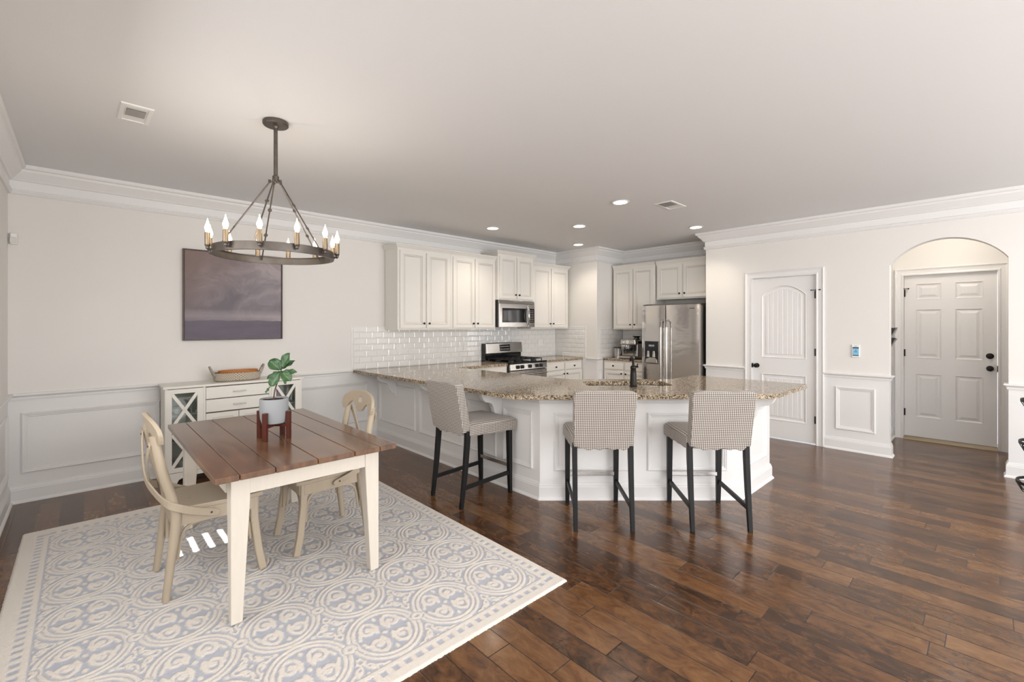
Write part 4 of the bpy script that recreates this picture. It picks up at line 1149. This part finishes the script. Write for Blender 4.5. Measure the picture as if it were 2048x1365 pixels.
# ------------------------------------------------------------------ cross-back chairs (local: faces +x)
def crossback():
    t = thing('dining_chair', 'antiqued cream cross-back wooden chair at the left side of the dining table', 'chair', (.535, 3.125, RZ0), 0, None)
    # rear legs continue as round back posts
    for s in (-1, 1):
        pts = spline([(-.228, s*.205, 0), (-.205, s*.200, .20), (-.183, s*.197, .40), (-.195, s*.196, .50), (-.238, s*.194, .66), (-.276, s*.190, .855)], 5)
        rr = [.0175+.0065*min(1, i/9)-.003*max(0, (i-15)/10) for i in range(len(pts))]
        MB().tube(pts, rr, 14).build('rear_leg', M_chaircream, t, smooth=True)
    for s in (-1, 1):
        pts = [(.228, s*.195, 0), (.205, s*.192, .12), (.185, s*.185, .30), (.182, s*.183, .435)]
        MB().tube(pts, [.80, .88, .96, 1.0], flat=(.042, .040, (0, 1, 0))).build('front_leg', M_chaircream, t, bevel=.008, seg=3)
    # seat: saddle shaped board
    n1, n2 = 14, 14; vs = []; fs = []
    for layer in (1, 0):
        for i in range(n1+1):
            a = i/n1
            for j in range(n2+1):
                b_ = j/n2*2-1; x = -.205+.435*a
                hwid = (.182+.040*a) if a < .86 else (.182+.040*a)*(1-.10*((a-.86)/.14)**2)
                if a < .1: hwid *= .93+.7*a
                y = b_*hwid
                dish = -.012*math.exp(-((a-.45)/.28)**2)*max(0, 1-b_*b_)+.0
                z = (.458+dish) if layer else .432
                vs.append((x, y, z))
    M_ = (n1+1)*(n2+1); W_ = n2+1
    for i in range(n1):
        for j in range(n2):
            q = (i*W_+j, i*W_+j+1, (i+1)*W_+j+1, (i+1)*W_+j); fs.append(q); fs.append(tuple(k+M_ for k in q[::-1]))
    for i in range(n1):
        for j in (0, n2):
            q = (i*W_+j, (i+1)*W_+j, (i+1)*W_+j+M_, i*W_+j+M_); fs.append(q)
    for j in range(n2):
        for i in (0, n1):
            q = (i*W_+j, i*W_+j+1, i*W_+j+1+M_, i*W_+j+M_); fs.append(q)
    MB().add(vs, fs).build('seat', M_chaircream, t, bevel=.006, seg=3, smooth=True, angle=40)
    ap = MB()
    for s in (-1, 1): ap.tube([(-.185, s*.186, .400), (.185, s*.196, .400)], 1, flat=(.068, .020, (0, 0, 1)))
    ap.tube([(.198, -.19, .400), (.198, .19, .400)], 1, flat=(.068, .020, (0, 0, 1))).tube([(-.190, -.19, .400), (-.190, .19, .400)], 1, flat=(.068, .020, (0, 0, 1)))
    ap.build('apron', M_chaircream, t, bevel=.003)
    # crest rail: lobed board with a hand hole, bowed
    outl = []
    topc = [(-.232, .835), (-.236, .865), (-.222, .895), (-.185, .920), (-.12, .938), (0, .948)]
    tt = spline([(a, b_, 0) for a, b_ in topc], 4); left = [(p.x, p.y) for p in tt]
    right = [(-a, b_) for a, b_ in left[::-1]][1:]
    bot = spline([(.232, .835, 0), (.215, .808, 0), (.180, .815, 0), (.150, .850, 0), (.110, .862, 0), (.070, .842, 0), (.040, .812, 0), (0, .802, 0), (-.040, .812, 0), (-.070, .842, 0), (-.110, .862, 0), (-.150, .850, 0), (-.180, .815, 0), (-.215, .808, 0), (-.232, .835, 0)], 3)
    outl = left+right+[(p.x, p.y) for p in bot[1:-1]]
    hole = round_poly([(-.030, .862), (.030, .862), (.030, .908), (-.030, .908)], [.012]*4, 3)
    def crest(u, v, t_): return (-.262-(v-.86)*.18-.030*(1-(u/.235)**2)+t_, u, v)
    MB().prism_holes(outl, [hole], crest, 0, .020).build('crest_rail', M_chaircream, t, bevel=.003)
    # two bent straps crossing behind the back
    for s in (-1, 1):
        pts = spline([(-.292, s*.192, .820), (-.298, s*.140, .735), (-.288-.006*s, s*.02, .600), (-.262, -s*.110, .538), (-.226, -s*.198, .502), (-.185, -s*.229, .478), (-.100, -s*.226, .436), (.005, -s*.216, .398)], 6)
        ups = []
        for i, p in enumerate(pts):
            f_ = i/(len(pts)-1)
            if f_ < .5: ups.append(Vector((-1, 0, .0)))
            else:
                k_ = min(1, (f_-.5)/.22); ups.append(Vector((-(1-k_), -s*k_, .0)).normalized())
        # flat sections: width along the surface, thickness outward
        mb = MB(); rings_ = []
        for i, p in enumerate(pts):
            d = (pts[min(i+1, len(pts)-1)]-pts[max(i-1, 0)]).normalized(); o_ = ups[i]; o_ = (o_-d*o_.dot(d)).normalized(); wv = d.cross(o_).normalized()
            ww = .019 if 0 < i < len(pts)-1 else .012
            rings_.append([p+wv*ww+o_*.004, p+wv*ww-o_*.004, p-wv*ww-o_*.004, p-wv*ww+o_*.004])
        vs = [q for rg_ in rings_ for q in rg_]; m_ = len(rings_)
        fs = [(i*4+q, i*4+(q+1) % 4, (i+1)*4+(q+1) % 4, (i+1)*4+q) for i in range(m_-1) for q in range(4)]+[(0, 1, 2, 3), tuple(range(m_*4-4, m_*4))]
        mb.add(vs, fs); mb.build('cross_strap', M_chaircream, t, bevel=.0015)
        for (ii, rr_) in ((1, .0055), (len(pts)-3, .0055)):
            p = pts[ii]+ups[ii]*.005
            MB().lathe([(rr_, -.003), (rr_, .0015), (.001, .003)], M=Matrix.Translation(p) @ ups[ii].to_track_quat('Z', 'Y').to_matrix().to_4x4(), n=10).build('screw', M_frame, t)
    # bentwood braces between legs and apron
    br = MB()
    def brace(p0, c0, c1, p1): br.tube(bez(p0, c0, c1, p1, 12), .0085, 8)
    for s in (-1, 1):
        y = s*.178
        brace((.168, y, .19), (.160, y, .34), (.150, y, .362), (.060, y, .366)); brace((-.175, y, .19), (-.160, y, .34), (-.150, y, .362), (-.060, y, .366))
        br.tube([(.062, y, .366), (-.062, y, .366)], .0085, 8)
    for x in (.192, -.182):
        for s in (-1, 1): brace((x, s*.165, .19), (x, s*.160, .34), (x, s*.145, .362), (x, s*.055, .366))
        br.tube([(x, .057, .366), (x, -.057, .366)], .0085, 8)
    br.build('bentwood_brace', M_chaircream, t, smooth=True)
    return t
ch1 = crossback()
ch2 = copy_tree(ch1); ch2.location = (1.178, 3.130, RZ0); ch2.rotation_euler = (0, 0, PI)
ch2['label'] = 'antiqued cream cross-back wooden chair tucked in at the right side of the dining table'
for c in (ch1, ch2): c['group'] = 'cross-back chairs at the dining table'

# ------------------------------------------------------------------ plant, pot and stand
PXY = (.855, 3.044)
tt_z = .742
ps = thing('plant_stand', 'four-legged dark red wood plant stand on the dining table', 'plant stand', (PXY[0], PXY[1], tt_z), 0)
for k in range(4):
    a = math.radians(-46.7+90*k); c_, s_ = math.cos(a), math.sin(a)
    M = Matrix.Rotation(a, 4, 'Z')
    MB().box(.081, .104, -.013, .013, 0, .168, M=M).build('leg', M_redwood, ps, bevel=.002)
M = Matrix.Rotation(math.radians(-46.7), 4, 'Z')
MB().box(-.083, .083, -.010, .010, .073, .093, M=M).box(-.010, .010, -.083, .083, .0735, .0925, M=M).build('cross_bar', M_redwood, ps, bevel=.001)
pz = tt_z+.0935
pot = thing('potted_fiddle_leaf_fig', 'young fiddle leaf fig in a pale grey pot held by the wooden stand', 'potted plant', (PXY[0], PXY[1], pz), 0)
MB().lathe([(.062, 0), (.068, .004), (.0765, .030), (.0805, .080), (.0805, .148), (.0795, .151), (.0760, .151), (.0750, .146), (.0750, .134), (.001, .133)], n=48).build('pot', M_concrete, pot, smooth=True)
so = MB(); n = 12; vs = [(0, 0, .141)]; fs = []
for i in range(1, n):
    for k in range(28): vs.append((.0748*i/(n-1)*math.cos(2*PI*k/28), .0748*i/(n-1)*math.sin(2*PI*k/28), .138+random.uniform(-.003, .005)))
for k in range(28): fs.append((0, 1+k, 1+(k+1) % 28))
for i in range(n-2):
    for k in range(28): fs.append((1+i*28+k, 1+i*28+(k+1) % 28, 1+(i+1)*28+(k+1) % 28, 1+(i+1)*28+k))
so.add(vs, fs).build('soil', M_soil, pot)
rtv = Vector((.727, -.687, 0)); fwv = Vector((.687, .727, 0)); UP = Vector((0, 0, 1))
S_ = 1/325.0
def pl(px, py, dep=0): return rtv*((px-547)*S_)+fwv*dep+UP*(1.44-(py-650)*S_-pz)
c0 = pl(561, 742)
MB().tube(spline([pl(546, 800), pl(549, 780), pl(555, 762), c0, pl(563, 734)], 4), [.0040]*12+[.003]*5, 8).build('stem', M_stem, pot, smooth=True)
def leaf(base, tip, width, droop=.02, face=None, roll=0, dep0=0, dep1=0):
    A = pl(*base, dep0); B = pl(*tip, dep1); L_ = (B-A).length; d = (B-A).normalized()
    nrm = Vector(face) if face else (-fwv*.75+UP*.65); nrm = (nrm-d*nrm.dot(d)).normalized()
    w_ = d.cross(nrm).normalized()
    if roll: nrm = (nrm*math.cos(roll)+w_*math.sin(roll)).normalized(); w_ = d.cross(nrm).normalized()
    NU, NV = 8, 14; mb = MB(); vs = []; uv = []; fs = []
    for i in range(NV+1):
        t = i/NV
        hw_ = width*.60*((math.sin(PI*min(1, t**.92))**.62)*(.52+.62*t) if 0 < t < 1 else .0)
        for j in range(NU+1):
            s = j/NU*2-1
            wav = .004*math.sin(t*14+s*2)*abs(s)
            p = A+d*(L_*t)+w_*(hw_*s)+nrm*(.018*s*s*(width/.06)*.6+wav-droop*(t**2)+droop*t)
            vs.append(p); uv.append((s, t))
    for i in range(NV):
        for j in range(NU): fs.append((i*(NU+1)+j, i*(NU+1)+j+1, (i+1)*(NU+1)+j+1, (i+1)*(NU+1)+j))
    mb.add(vs, fs); mb.uv = uv
    o = mb.build('leaf', M_leaf, pot, smooth=True, angle=False)
    md = o.modifiers.new('t', 'SOLIDIFY'); md.thickness = .0008
leaf((561, 741), (578, 707), .064, .010, dep1=.01)
leaf((560, 741), (541, 721), .076, .008, dep1=-.02)
leaf((562, 740), (585, 723), .036, .008, dep1=.03)
leaf((560, 744), (527, 760), .036, .012, dep0=.0, dep1=.04)
leaf((560, 744), (546, 773), .062, .012, dep1=-.03, face=(-fwv+UP*.15))
leaf((562, 744), (584, 763), .062, .012, dep1=-.02, face=(-fwv+UP*.9))
leaf((563, 745), (587, 747), .036, .010, dep1=.04)
leaf((543, 774), (534, 786), .017, .004, dep0=-.02, dep1=-.02)
leaf((572, 757), (575, 768), .018, .004, dep0=-.02, dep1=-.03)

# ------------------------------------------------------------------ sideboard
sb = thing('sideboard', 'cream sideboard with glass X-lattice doors and drawers against the dining wall', 'sideboard', (1.107, 5.05, 0))
SX0, SX1, SYF, SYB, SZ = .525, 1.690, 5.05, 5.365, .862
def SBW(mb, name, m, parent=sb, **kw): sub(mb, Vector(sb.location)); return mb.build(name, m, parent, **kw)
SBW(MB().box(SX0-.014, SX1+.014, SYF-.018, SYB+.002, SZ, SZ+.022), 'top', M_sidecream, bevel=.004)
bd = MB()
bd.box(SX0, SX0+.02, SYF+.02, SYB, .10, SZ).box(SX1-.02, SX1, SYF+.02, SYB, .10, SZ).box(SX0, SX1, SYB-.012, SYB, .10, SZ)
bd.box(SX0+.02, SX1-.02, SYF+.02, SYB-.012, .10, .122)
for x in (.822, 1.382): bd.box(x-.009, x+.009, SYF+.002, SYB-.012, .122, SZ)
bd.box(SX0, SX0+.02, SYF, SYF+.02, .10, SZ).box(SX1-.02, SX1, SYF, SYF+.02, .10, SZ)
for (a, c) in ((.548, .812), (1.392, 1.668)): pass
SBW(bd, 'body', M_sidecream, bevel=.001)
# bracket foot base with scalloped apron
bp = [(SX0-.006, 0), (SX0+.085, 0), (SX0+.10, .035), (SX0+.14, .055), (SX0+.20, .060), (SX1-.20, .060), (SX1-.14, .055), (SX1-.10, .035), (SX1-.085, 0), (SX1+.006, 0), (SX1+.006, .100), (SX0-.006, .100)]
SBW(MB().prism(bp, lambda u, v, t: (u, t, v), SYF-.008, SYF+.014), 'plinth_front', M_sidecream, bevel=.002)
SBW(MB().box(SX0-.006, SX0+.014, SYF+.0141, SYB, 0, .100).box(SX1-.014, SX1+.006, SYF+.0141, SYB, 0, .100), 'plinth_side', M_sidecream)
def gdoor(x0, x1):
    z0, z1 = .104, .856; fw_ = .046
    mb = MB().prism_holes([(x0, z0), (x1, z0), (x1, z1), (x0, z1)], [[(x0+fw_, z0+.040), (x1-fw_, z0+.040), (x1-fw_, z1-.040), (x0+fw_, z1-.040)]], lambda u, v, t: (u, t, v), SYF-.002, SYF+.018)
    d = SBW(mb, 'glass_door', M_sidecream, bevel=.0015)
    gx0, gx1 = x0+fw_, x1-fw_; gz0, gz1 = z0+.040, z1-.040
    lt = MB(); hh = .305
    for (a, c) in ((gz1-hh, gz1), (gz0, gz0+hh)):
        for s in (0, 1):
            p0 = Vector((gx0, 0, a if s == 0 else c)); p1 = Vector((gx1, 0, c if s == 0 else a)); dd_ = (p1-p0).normalized(); nn = Vector((-dd_.z, 0, dd_.x))*.0130
            lt.add([(p0+nn)+Vector((0, SYF+.000+s*.001, 0)), (p1+nn)+Vector((0, SYF+s*.001, 0)), (p1-nn)+Vector((0, SYF+s*.001, 0)), (p0-nn)+Vector((0, SYF+s*.001, 0)),
                    (p0+nn)+Vector((0, SYF+.012, 0)), (p1+nn)+Vector((0, SYF+.012, 0)), (p1-nn)+Vector((0, SYF+.012, 0)), (p0-nn)+Vector((0, SYF+.012, 0))],
                   [(0, 1, 2, 3), (4, 7, 6, 5), (0, 4, 5, 1), (1, 5, 6, 2), (2, 6, 7, 3), (3, 7, 4, 0)])
    SBW(lt, 'x_lattice', M_sidecream, d)
    SBW(MB().box(gx0-.005, gx1+.005, SYF+.0135, SYF+.0155, gz0-.005, gz1+.005), 'glass_pane', M_glass, d)
    for z in (.375, .610): SBW(MB().box(x0+.012, x1-.012, SYF+.03, SYB-.016, z, z+.006), 'glass_shelf', M_dishglass)
gdoor(.530, .812); gdoor(1.392, 1.672)
for (z0, z1) in ((.742, .852), (.617, .734)):
    d = SBW(MB().box(.833, 1.371, SYF-.002, SYF+.018, z0, z1), 'drawer', M_sidecream, bevel=.003)
    zc = (z0+z1)/2
    SBW(MB().tube([(1.050, SYF-.026, zc), (1.160, SYF-.026, zc)], .005, 10).tube([(1.062, SYF-.026, zc), (1.062, SYF, zc)], .004, 8).tube([(1.148, SYF-.026, zc), (1.148, SYF, zc)], .004, 8), 'pull', M_steel, d, smooth=True)
for (a, c, hx) in ((.833, 1.1005, 1.08), (1.1055, 1.371, 1.126)):
    d = SBW(MB().rings(lambda u, v, h: (u, SYF+.018-h, v), a, c, .106, .606, [(0, 0), (0, .020), (.045, .020), (.050, .012)]), 'cupboard_door', M_sidecream)
    SBW(MB().lathe([(.005, 0), (.009, .01), (.007, .018)], M=Matrix.Translation((hx, SYF-.002, .40)) @ Matrix.Rotation(PI/2, 4, 'X'), n=12), 'knob', M_pewter, d, smooth=True)
SBW(MB().box(.831, 1.373, SYF+.020, SYF+.024, .104, .858), 'inner_shadow_panel', M_frame)
# crockery behind the glass
def crock(name, label, cat, prof, x, y, z, m, n=24, group=None):
    o = MB().lathe(prof, n=n).build(name, m, smooth=True); o.location = (x, y, z); return tag(o, label, cat, group)
BOWL = [(.022, 0), (.024, .005), (.050, .030), (.062, .055), (.059, .055), (.046, .032), (.002, .010)]
CUP = [(.020, 0), (.022, .003), (.030, .06), (.031, .075), (.028, .075), (.026, .008), (.001, .006)]
GOB = [(.028, 0), (.028, .003), (.004, .008), (.004, .06), (.022, .085), (.028, .11), (.024, .135), (.022, .134), (.025, .11), (.004, .085)]
PLATE = [(.045, 0), (.075, .006), (.085, .012), (.084, .015), (.045, .006), (.002, .006)]
crock('serving_bowl', 'pale bowl on the upper shelf behind the left sideboard glass door', 'bowl', BOWL, .625, 5.16, .6165, M_china)
crock('glass_goblet', 'smoky goblet at the right of the upper shelf in the left sideboard door', 'glass', GOB, .735, 5.15, .6165, M_dishglass)
crock('glass_tumbler', 'small smoky tumbler behind the pale bowl in the sideboard', 'glass', CUP, .690, 5.26, .6165, M_dishglass)
for k in range(3): crock('plate', ('lowest', 'middle', 'topmost')[k]+' plate of the short stack on the lower shelf in the left sideboard door', 'plate', PLATE, .660, 5.19, .3815+k*.0095, M_china, group='plates stacked in the sideboard')
crock('glass_bowl', 'clear bowl on the floor of the left glass cabinet of the sideboard', 'bowl', [(a*1.2, b_*1.2) for a, b_ in BOWL], .665, 5.18, .1225, M_dishglass)
crock('magenta_vase', 'small magenta vase on the upper shelf behind the right sideboard glass door', 'vase', [(.020, 0), (.034, .02), (.042, .06), (.030, .10), (.016, .12), (.024, .14), (.022, .14), (.013, .12), (.001, .10)], 1.490, 5.17, .6165, M_magenta)
crock('glass_tumbler', 'smoky tumbler right of the magenta vase in the sideboard', 'glass', CUP, 1.585, 5.17, .6165, M_dishglass)

# wicker tray basket with wooden tray inside
wb_ = thing('wicker_basket', 'oval woven basket with two loop handles on the sideboard top', 'basket', (1.125, 5.215, SZ+.022), -.02)
mb = MB(); n = 48; prof = [(.92, 0), (.98, .010), (1.0, .035), (1.0, .072), (1.01, .080), (.975, .082), (.955, .070), (.94, .038), (.10, .037)]
vs = []; uv = []; fs = []
for r, z in prof:
    for k in range(n):
        a = 2*PI*k/n; ex = abs(math.cos(a))**.75*math.copysign(1, math.cos(a)); ey = abs(math.sin(a))**.75*math.copysign(1, math.sin(a))
        vs.append((r*.205*ex, r*.115*ey, z)); uv.append((a*.16, z+(.0 if r > .96 else .1)))
for i in range(len(prof)-1):
    for k in range(n): fs.append((i*n+k, i*n+(k+1) % n, (i+1)*n+(k+1) % n, (i+1)*n+k))
fs.append(tuple(range(n))); mb.add(vs, fs); mb.uv = uv; mb.build('body', M_wicker, wb_, smooth=True, angle=60)
for s in (-1, 1):
    mb = MB(); pts = bez((s*.196, -.045, .05), (s*.250, -.055, .175), (s*.250, .055, .175), (s*.196, .045, .05), 20)
    mb.tube(pts, [.0085+.0015*((i % 2)*2-1) for i in range(21)], 8)
    mb.uv = [(v[0]*3, v[2]) for v in mb.v]; mb.build('handle', M_wicker, wb_, smooth=True, angle=False)
tr = MB().lathe([(.10, 0), (.135, .003), (.150, .022), (.157, .062), (.152, .062), (.143, .024), (.10, .010), (.001, .009)], n=36, sx=1.13, sy=.60).build('wooden_bowl', M_tanwood, smooth=True)
tr.location = (1.135, 5.215, SZ+.022+.040); tag(tr, 'orange brown oval wooden bowl lying inside the woven basket', 'bowl')

# ------------------------------------------------------------------ bar stools (local: faces +x)
def stool():
    t = thing('bar_stool', 'gingham slipcovered counter stool nearest the dining table, turned sideways', 'bar stool', (2.405, 3.043, 0), 0)
    for s in (-1, 1):
        vs = []; secs = [(-.200, .60, .040, .034), (-.205, .50, .040, .034), (-.225, .28, .036, .032), (-.262, 0, .026, .028)]
        for (x, z, dx, dy) in secs: vs += [(x-dx/2, s*.198-dy/2, z), (x+dx/2, s*.198-dy/2, z), (x+dx/2, s*.198+dy/2, z), (x-dx/2, s*.198+dy/2, z)]
        fs = [(0, 1, 2, 3), (12, 13, 14, 15)]+[(i*4+q, i*4+(q+1) % 4, i*4+4+(q+1) % 4, i*4+4+q) for i in range(3) for q in range(4)]
        MB().add(vs, fs).build('rear_leg', M_blackwood, t, bevel=.002)
        vs = []
        for (x, z, dx, dy) in ((.250, .56, .040, .040), (.256, .20, .034, .036), (.262, 0, .026, .030)):
            yy = s*(.196-.0); vs += [(x-dx/2, yy-dy/2, z), (x+dx/2, yy-dy/2, z), (x+dx/2, yy+dy/2, z), (x-dx/2, yy+dy/2, z)]
        fs = [(0, 1, 2, 3), (8, 9, 10, 11)]+[(i*4+q, i*4+(q+1) % 4, i*4+4+(q+1) % 4, i*4+4+q) for i in range(2) for q in range(4)]
        MB().add(vs, fs).build('front_leg', M_blackwood, t, bevel=.002)
        MB().tube([(-.238, s*.198, .155), (.250, s*.196, .175)], 1, flat=(.032, .018, (0, 0, 1))).build('side_stretcher', M_blackwood, t, bevel=.001)
    fs_ = MB().box(.244, .262, -.180, .180, .222, .252).build('footrest', M_blackwood, t, bevel=.001)
    MB().box(.239, .267, -.178, .178, .2515, .2535).box(.2395, .2435, -.178, .178, .226, .2535).build('footrest_plate', M_steel, fs_)
    # slipcover: back slab (leaning) and cushion, fine grids so that the check follows
    def slab(nu, nv, fn, thick_fn, name, hem=False):
        vs = []; fs = []
        for side in (0, 1):
            for i in range(nv+1):
                for j in range(nu+1): vs.append(fn(j/nu, i/nv, side))
        M_ = (nu+1)*(nv+1); W_ = nu+1
        for i in range(nv):
            for j in range(nu):
                q = (i*W_+j, i*W_+j+1, (i+1)*W_+j+1, (i+1)*W_+j); fs.append(q[::-1]); fs.append(tuple(k+M_ for k in q))
        for i in range(nv):
            for j in (0, nu): fs.append((i*W_+j, (i+1)*W_+j, (i+1)*W_+j+M_, i*W_+j+M_))
        for j in range(nu):
            for i in (0, nv): fs.append((i*W_+j, i*W_+j+1, i*W_+j+1+M_, i*W_+j+M_))
        return MB().add(vs, fs).build(name, M_gingham, t, smooth=True, boxuv=True, bevel=.010, seg=3, angle=60)
    def backf(a, b_, side):
        z = .572+.411*b_; y = (a*2-1)*(.209+.008*b_)
        rnd = max(0, (b_-.93)/.07)
        y *= 1-.035*rnd*rnd if abs(a-.5) > .45 else 1
        if b_ > .999: z -= .010*(abs(a*2-1)**6)
        if b_ < .001: z += .006*math.sin(a*31)+.004*math.sin(a*13+2)+(.012 if abs(a-.5) > .44 else -.006)
        x = -.250-.075*b_ if side == 0 else -.172-.080*b_
        x += .003*math.sin(a*9+b_*5)
        return (x, y, z)
    slab(18, 14, backf, None, 'back_cover')
    def seatf(a, b_, side):
        # a along x, b across y
        x = -.195+.500*a; y = (b_*2-1)*(.218+.010*a)
        e = 1-max(abs(a*2-1)**5, abs(b_*2-1)**5)
        z = .628+.030*max(0, e)**.6+.018*(1-a) if side else .538+.018*(1-a)+.003*math.sin(a*25+b_*8)
        return (x, y, z)
    slab(18, 18, seatf, None, 'seat_cover')
    return t
s1 = stool()
s2 = copy_tree(s1); s2.location = (2.817, 2.044, 0); s2.rotation_euler = (0, 0, math.radians(46.2)); s2['label'] = 'gingham slipcovered counter stool in the middle, back to the camera in front of the sink'
s3 = copy_tree(s1); s3.location = (3.410, 1.477, 0); s3.rotation_euler = (0, 0, math.radians(44.8)); s3['label'] = 'gingham slipcovered counter stool at the right end of the peninsula, back to the camera'
for s in (s1, s2, s3): s['group'] = 'gingham stools along the peninsula'

# ------------------------------------------------------------------ wire basket stand at the right edge
rk = thing('wire_basket_stand', 'black wrought iron tiered basket stand at the right edge of the photo', 'basket stand', (5.40, -.335, 0))
def wire_basket(z, r, h):
    mb = MB(); n = 28
    vs = []; fs = []
    for k in range(n):
        a = 2*PI*k/n; c_, s_ = math.cos(a), math.sin(a); vs += [((r-.002)*c_, (r-.002)*s_, z-.011), ((r+.002)*c_, (r+.002)*s_, z-.011), ((r+.002)*c_, (r+.002)*s_, z+.011), ((r-.002)*c_, (r-.002)*s_, z+.011)]
    for k in range(n):
        j = (k+1) % n
        for q in range(4): fs.append((k*4+q, k*4+(q+1) % 4, j*4+(q+1) % 4, j*4+q))
    mb.add(vs, fs)
    mb.tube([(r*.45*math.cos(2*PI*k/20), r*.45*math.sin(2*PI*k/20), z-h) for k in range(20)], .004, 6, closed=True)
    for k in range(16):
        a = 2*PI*k/16; b2 = a+.35
        mb.tube([(r*math.cos(a), r*math.sin(a), z-.008), (r*.85*math.cos((a+b2)/2), r*.85*math.sin((a+b2)/2), z-h*.6), (r*.45*math.cos(b2), r*.45*math.sin(b2), z-h)], .0028, 6)
        b2 = a-.35
        mb.tube([(r*math.cos(a), r*math.sin(a), z-.008), (r*.85*math.cos((a+b2)/2), r*.85*math.sin((a+b2)/2), z-h*.6), (r*.45*math.cos(b2), r*.45*math.sin(b2), z-h)], .0028, 6)
    for k in range(8):
        a = 2*PI*k/8; mb.tube([(0, 0, z-h), (r*.45*math.cos(a), r*.45*math.sin(a), z-h)], .0025, 5)
    mb.build('wire_basket', M_iron, rk, smooth=True)
wire_basket(.845, .180, .11); wire_basket(.515, .190, .12); wire_basket(.205, .205, .12)
pm_ = MB().tube([(0, 0, .05), (0, 0, 1.02)], .007, 8)
pm_.tube([(.03*math.cos(2*PI*k/12), 0, 1.05+.03*math.sin(2*PI*k/12)) for k in range(12)], .005, 6, closed=True)
pm_.build('pole', M_iron, rk, smooth=True)
for k in range(4):
    a = PI/4+k*PI/2; c_, s_ = math.cos(a), math.sin(a)
    p = [Vector((0, 0, .10)), Vector((.07*c_, .07*s_, .075)), Vector((.15*c_, .15*s_, .012))]
    for q in range(12):
        an = -PI/2+q*PI*1.55/11; p.append(Vector(((.165+.032*math.cos(an))*c_, (.165+.032*math.cos(an))*s_, .040+.032*math.sin(an))))
    MB().tube(p, .0065, 8).build('scroll_foot', M_iron, rk, smooth=True)
for (dx, dy, ttl) in ((-.045, .03, 'leftmost'), (.05, .05, 'rear'), (.0, -.04, 'right hand')):
    o = MB().lathe([(.001, -.030), (.020, -.026), (.034, 0), (.020, .026), (.001, .030)], n=16, sx=1.3).build('potato', M_potato, smooth=True, subsurf=1)
    o.location = (5.40+dx, -.335+dy, .120); tag(o, ttl+' brown potato in the lowest wire basket', 'potato', 'potatoes in the wire basket')

# hall ceiling lamp
hl = thing('hall_ceiling_lamp', 'round flush ceiling lamp lighting the hall behind the arch', 'ceiling light', (6.9, .25, CH))
MB().lathe([(.001, -.002), (.14, -.002), (.14, -.02), (.12, -.05), (.06, -.08), (.001, -.09)], n=32).build('shade', M_lens, hl, smooth=True)
lamp('hall_glow', 'POINT', (0, 0, -.14), (0, 0, 0), 5, (1, .90, .80), .10, parent=hl)
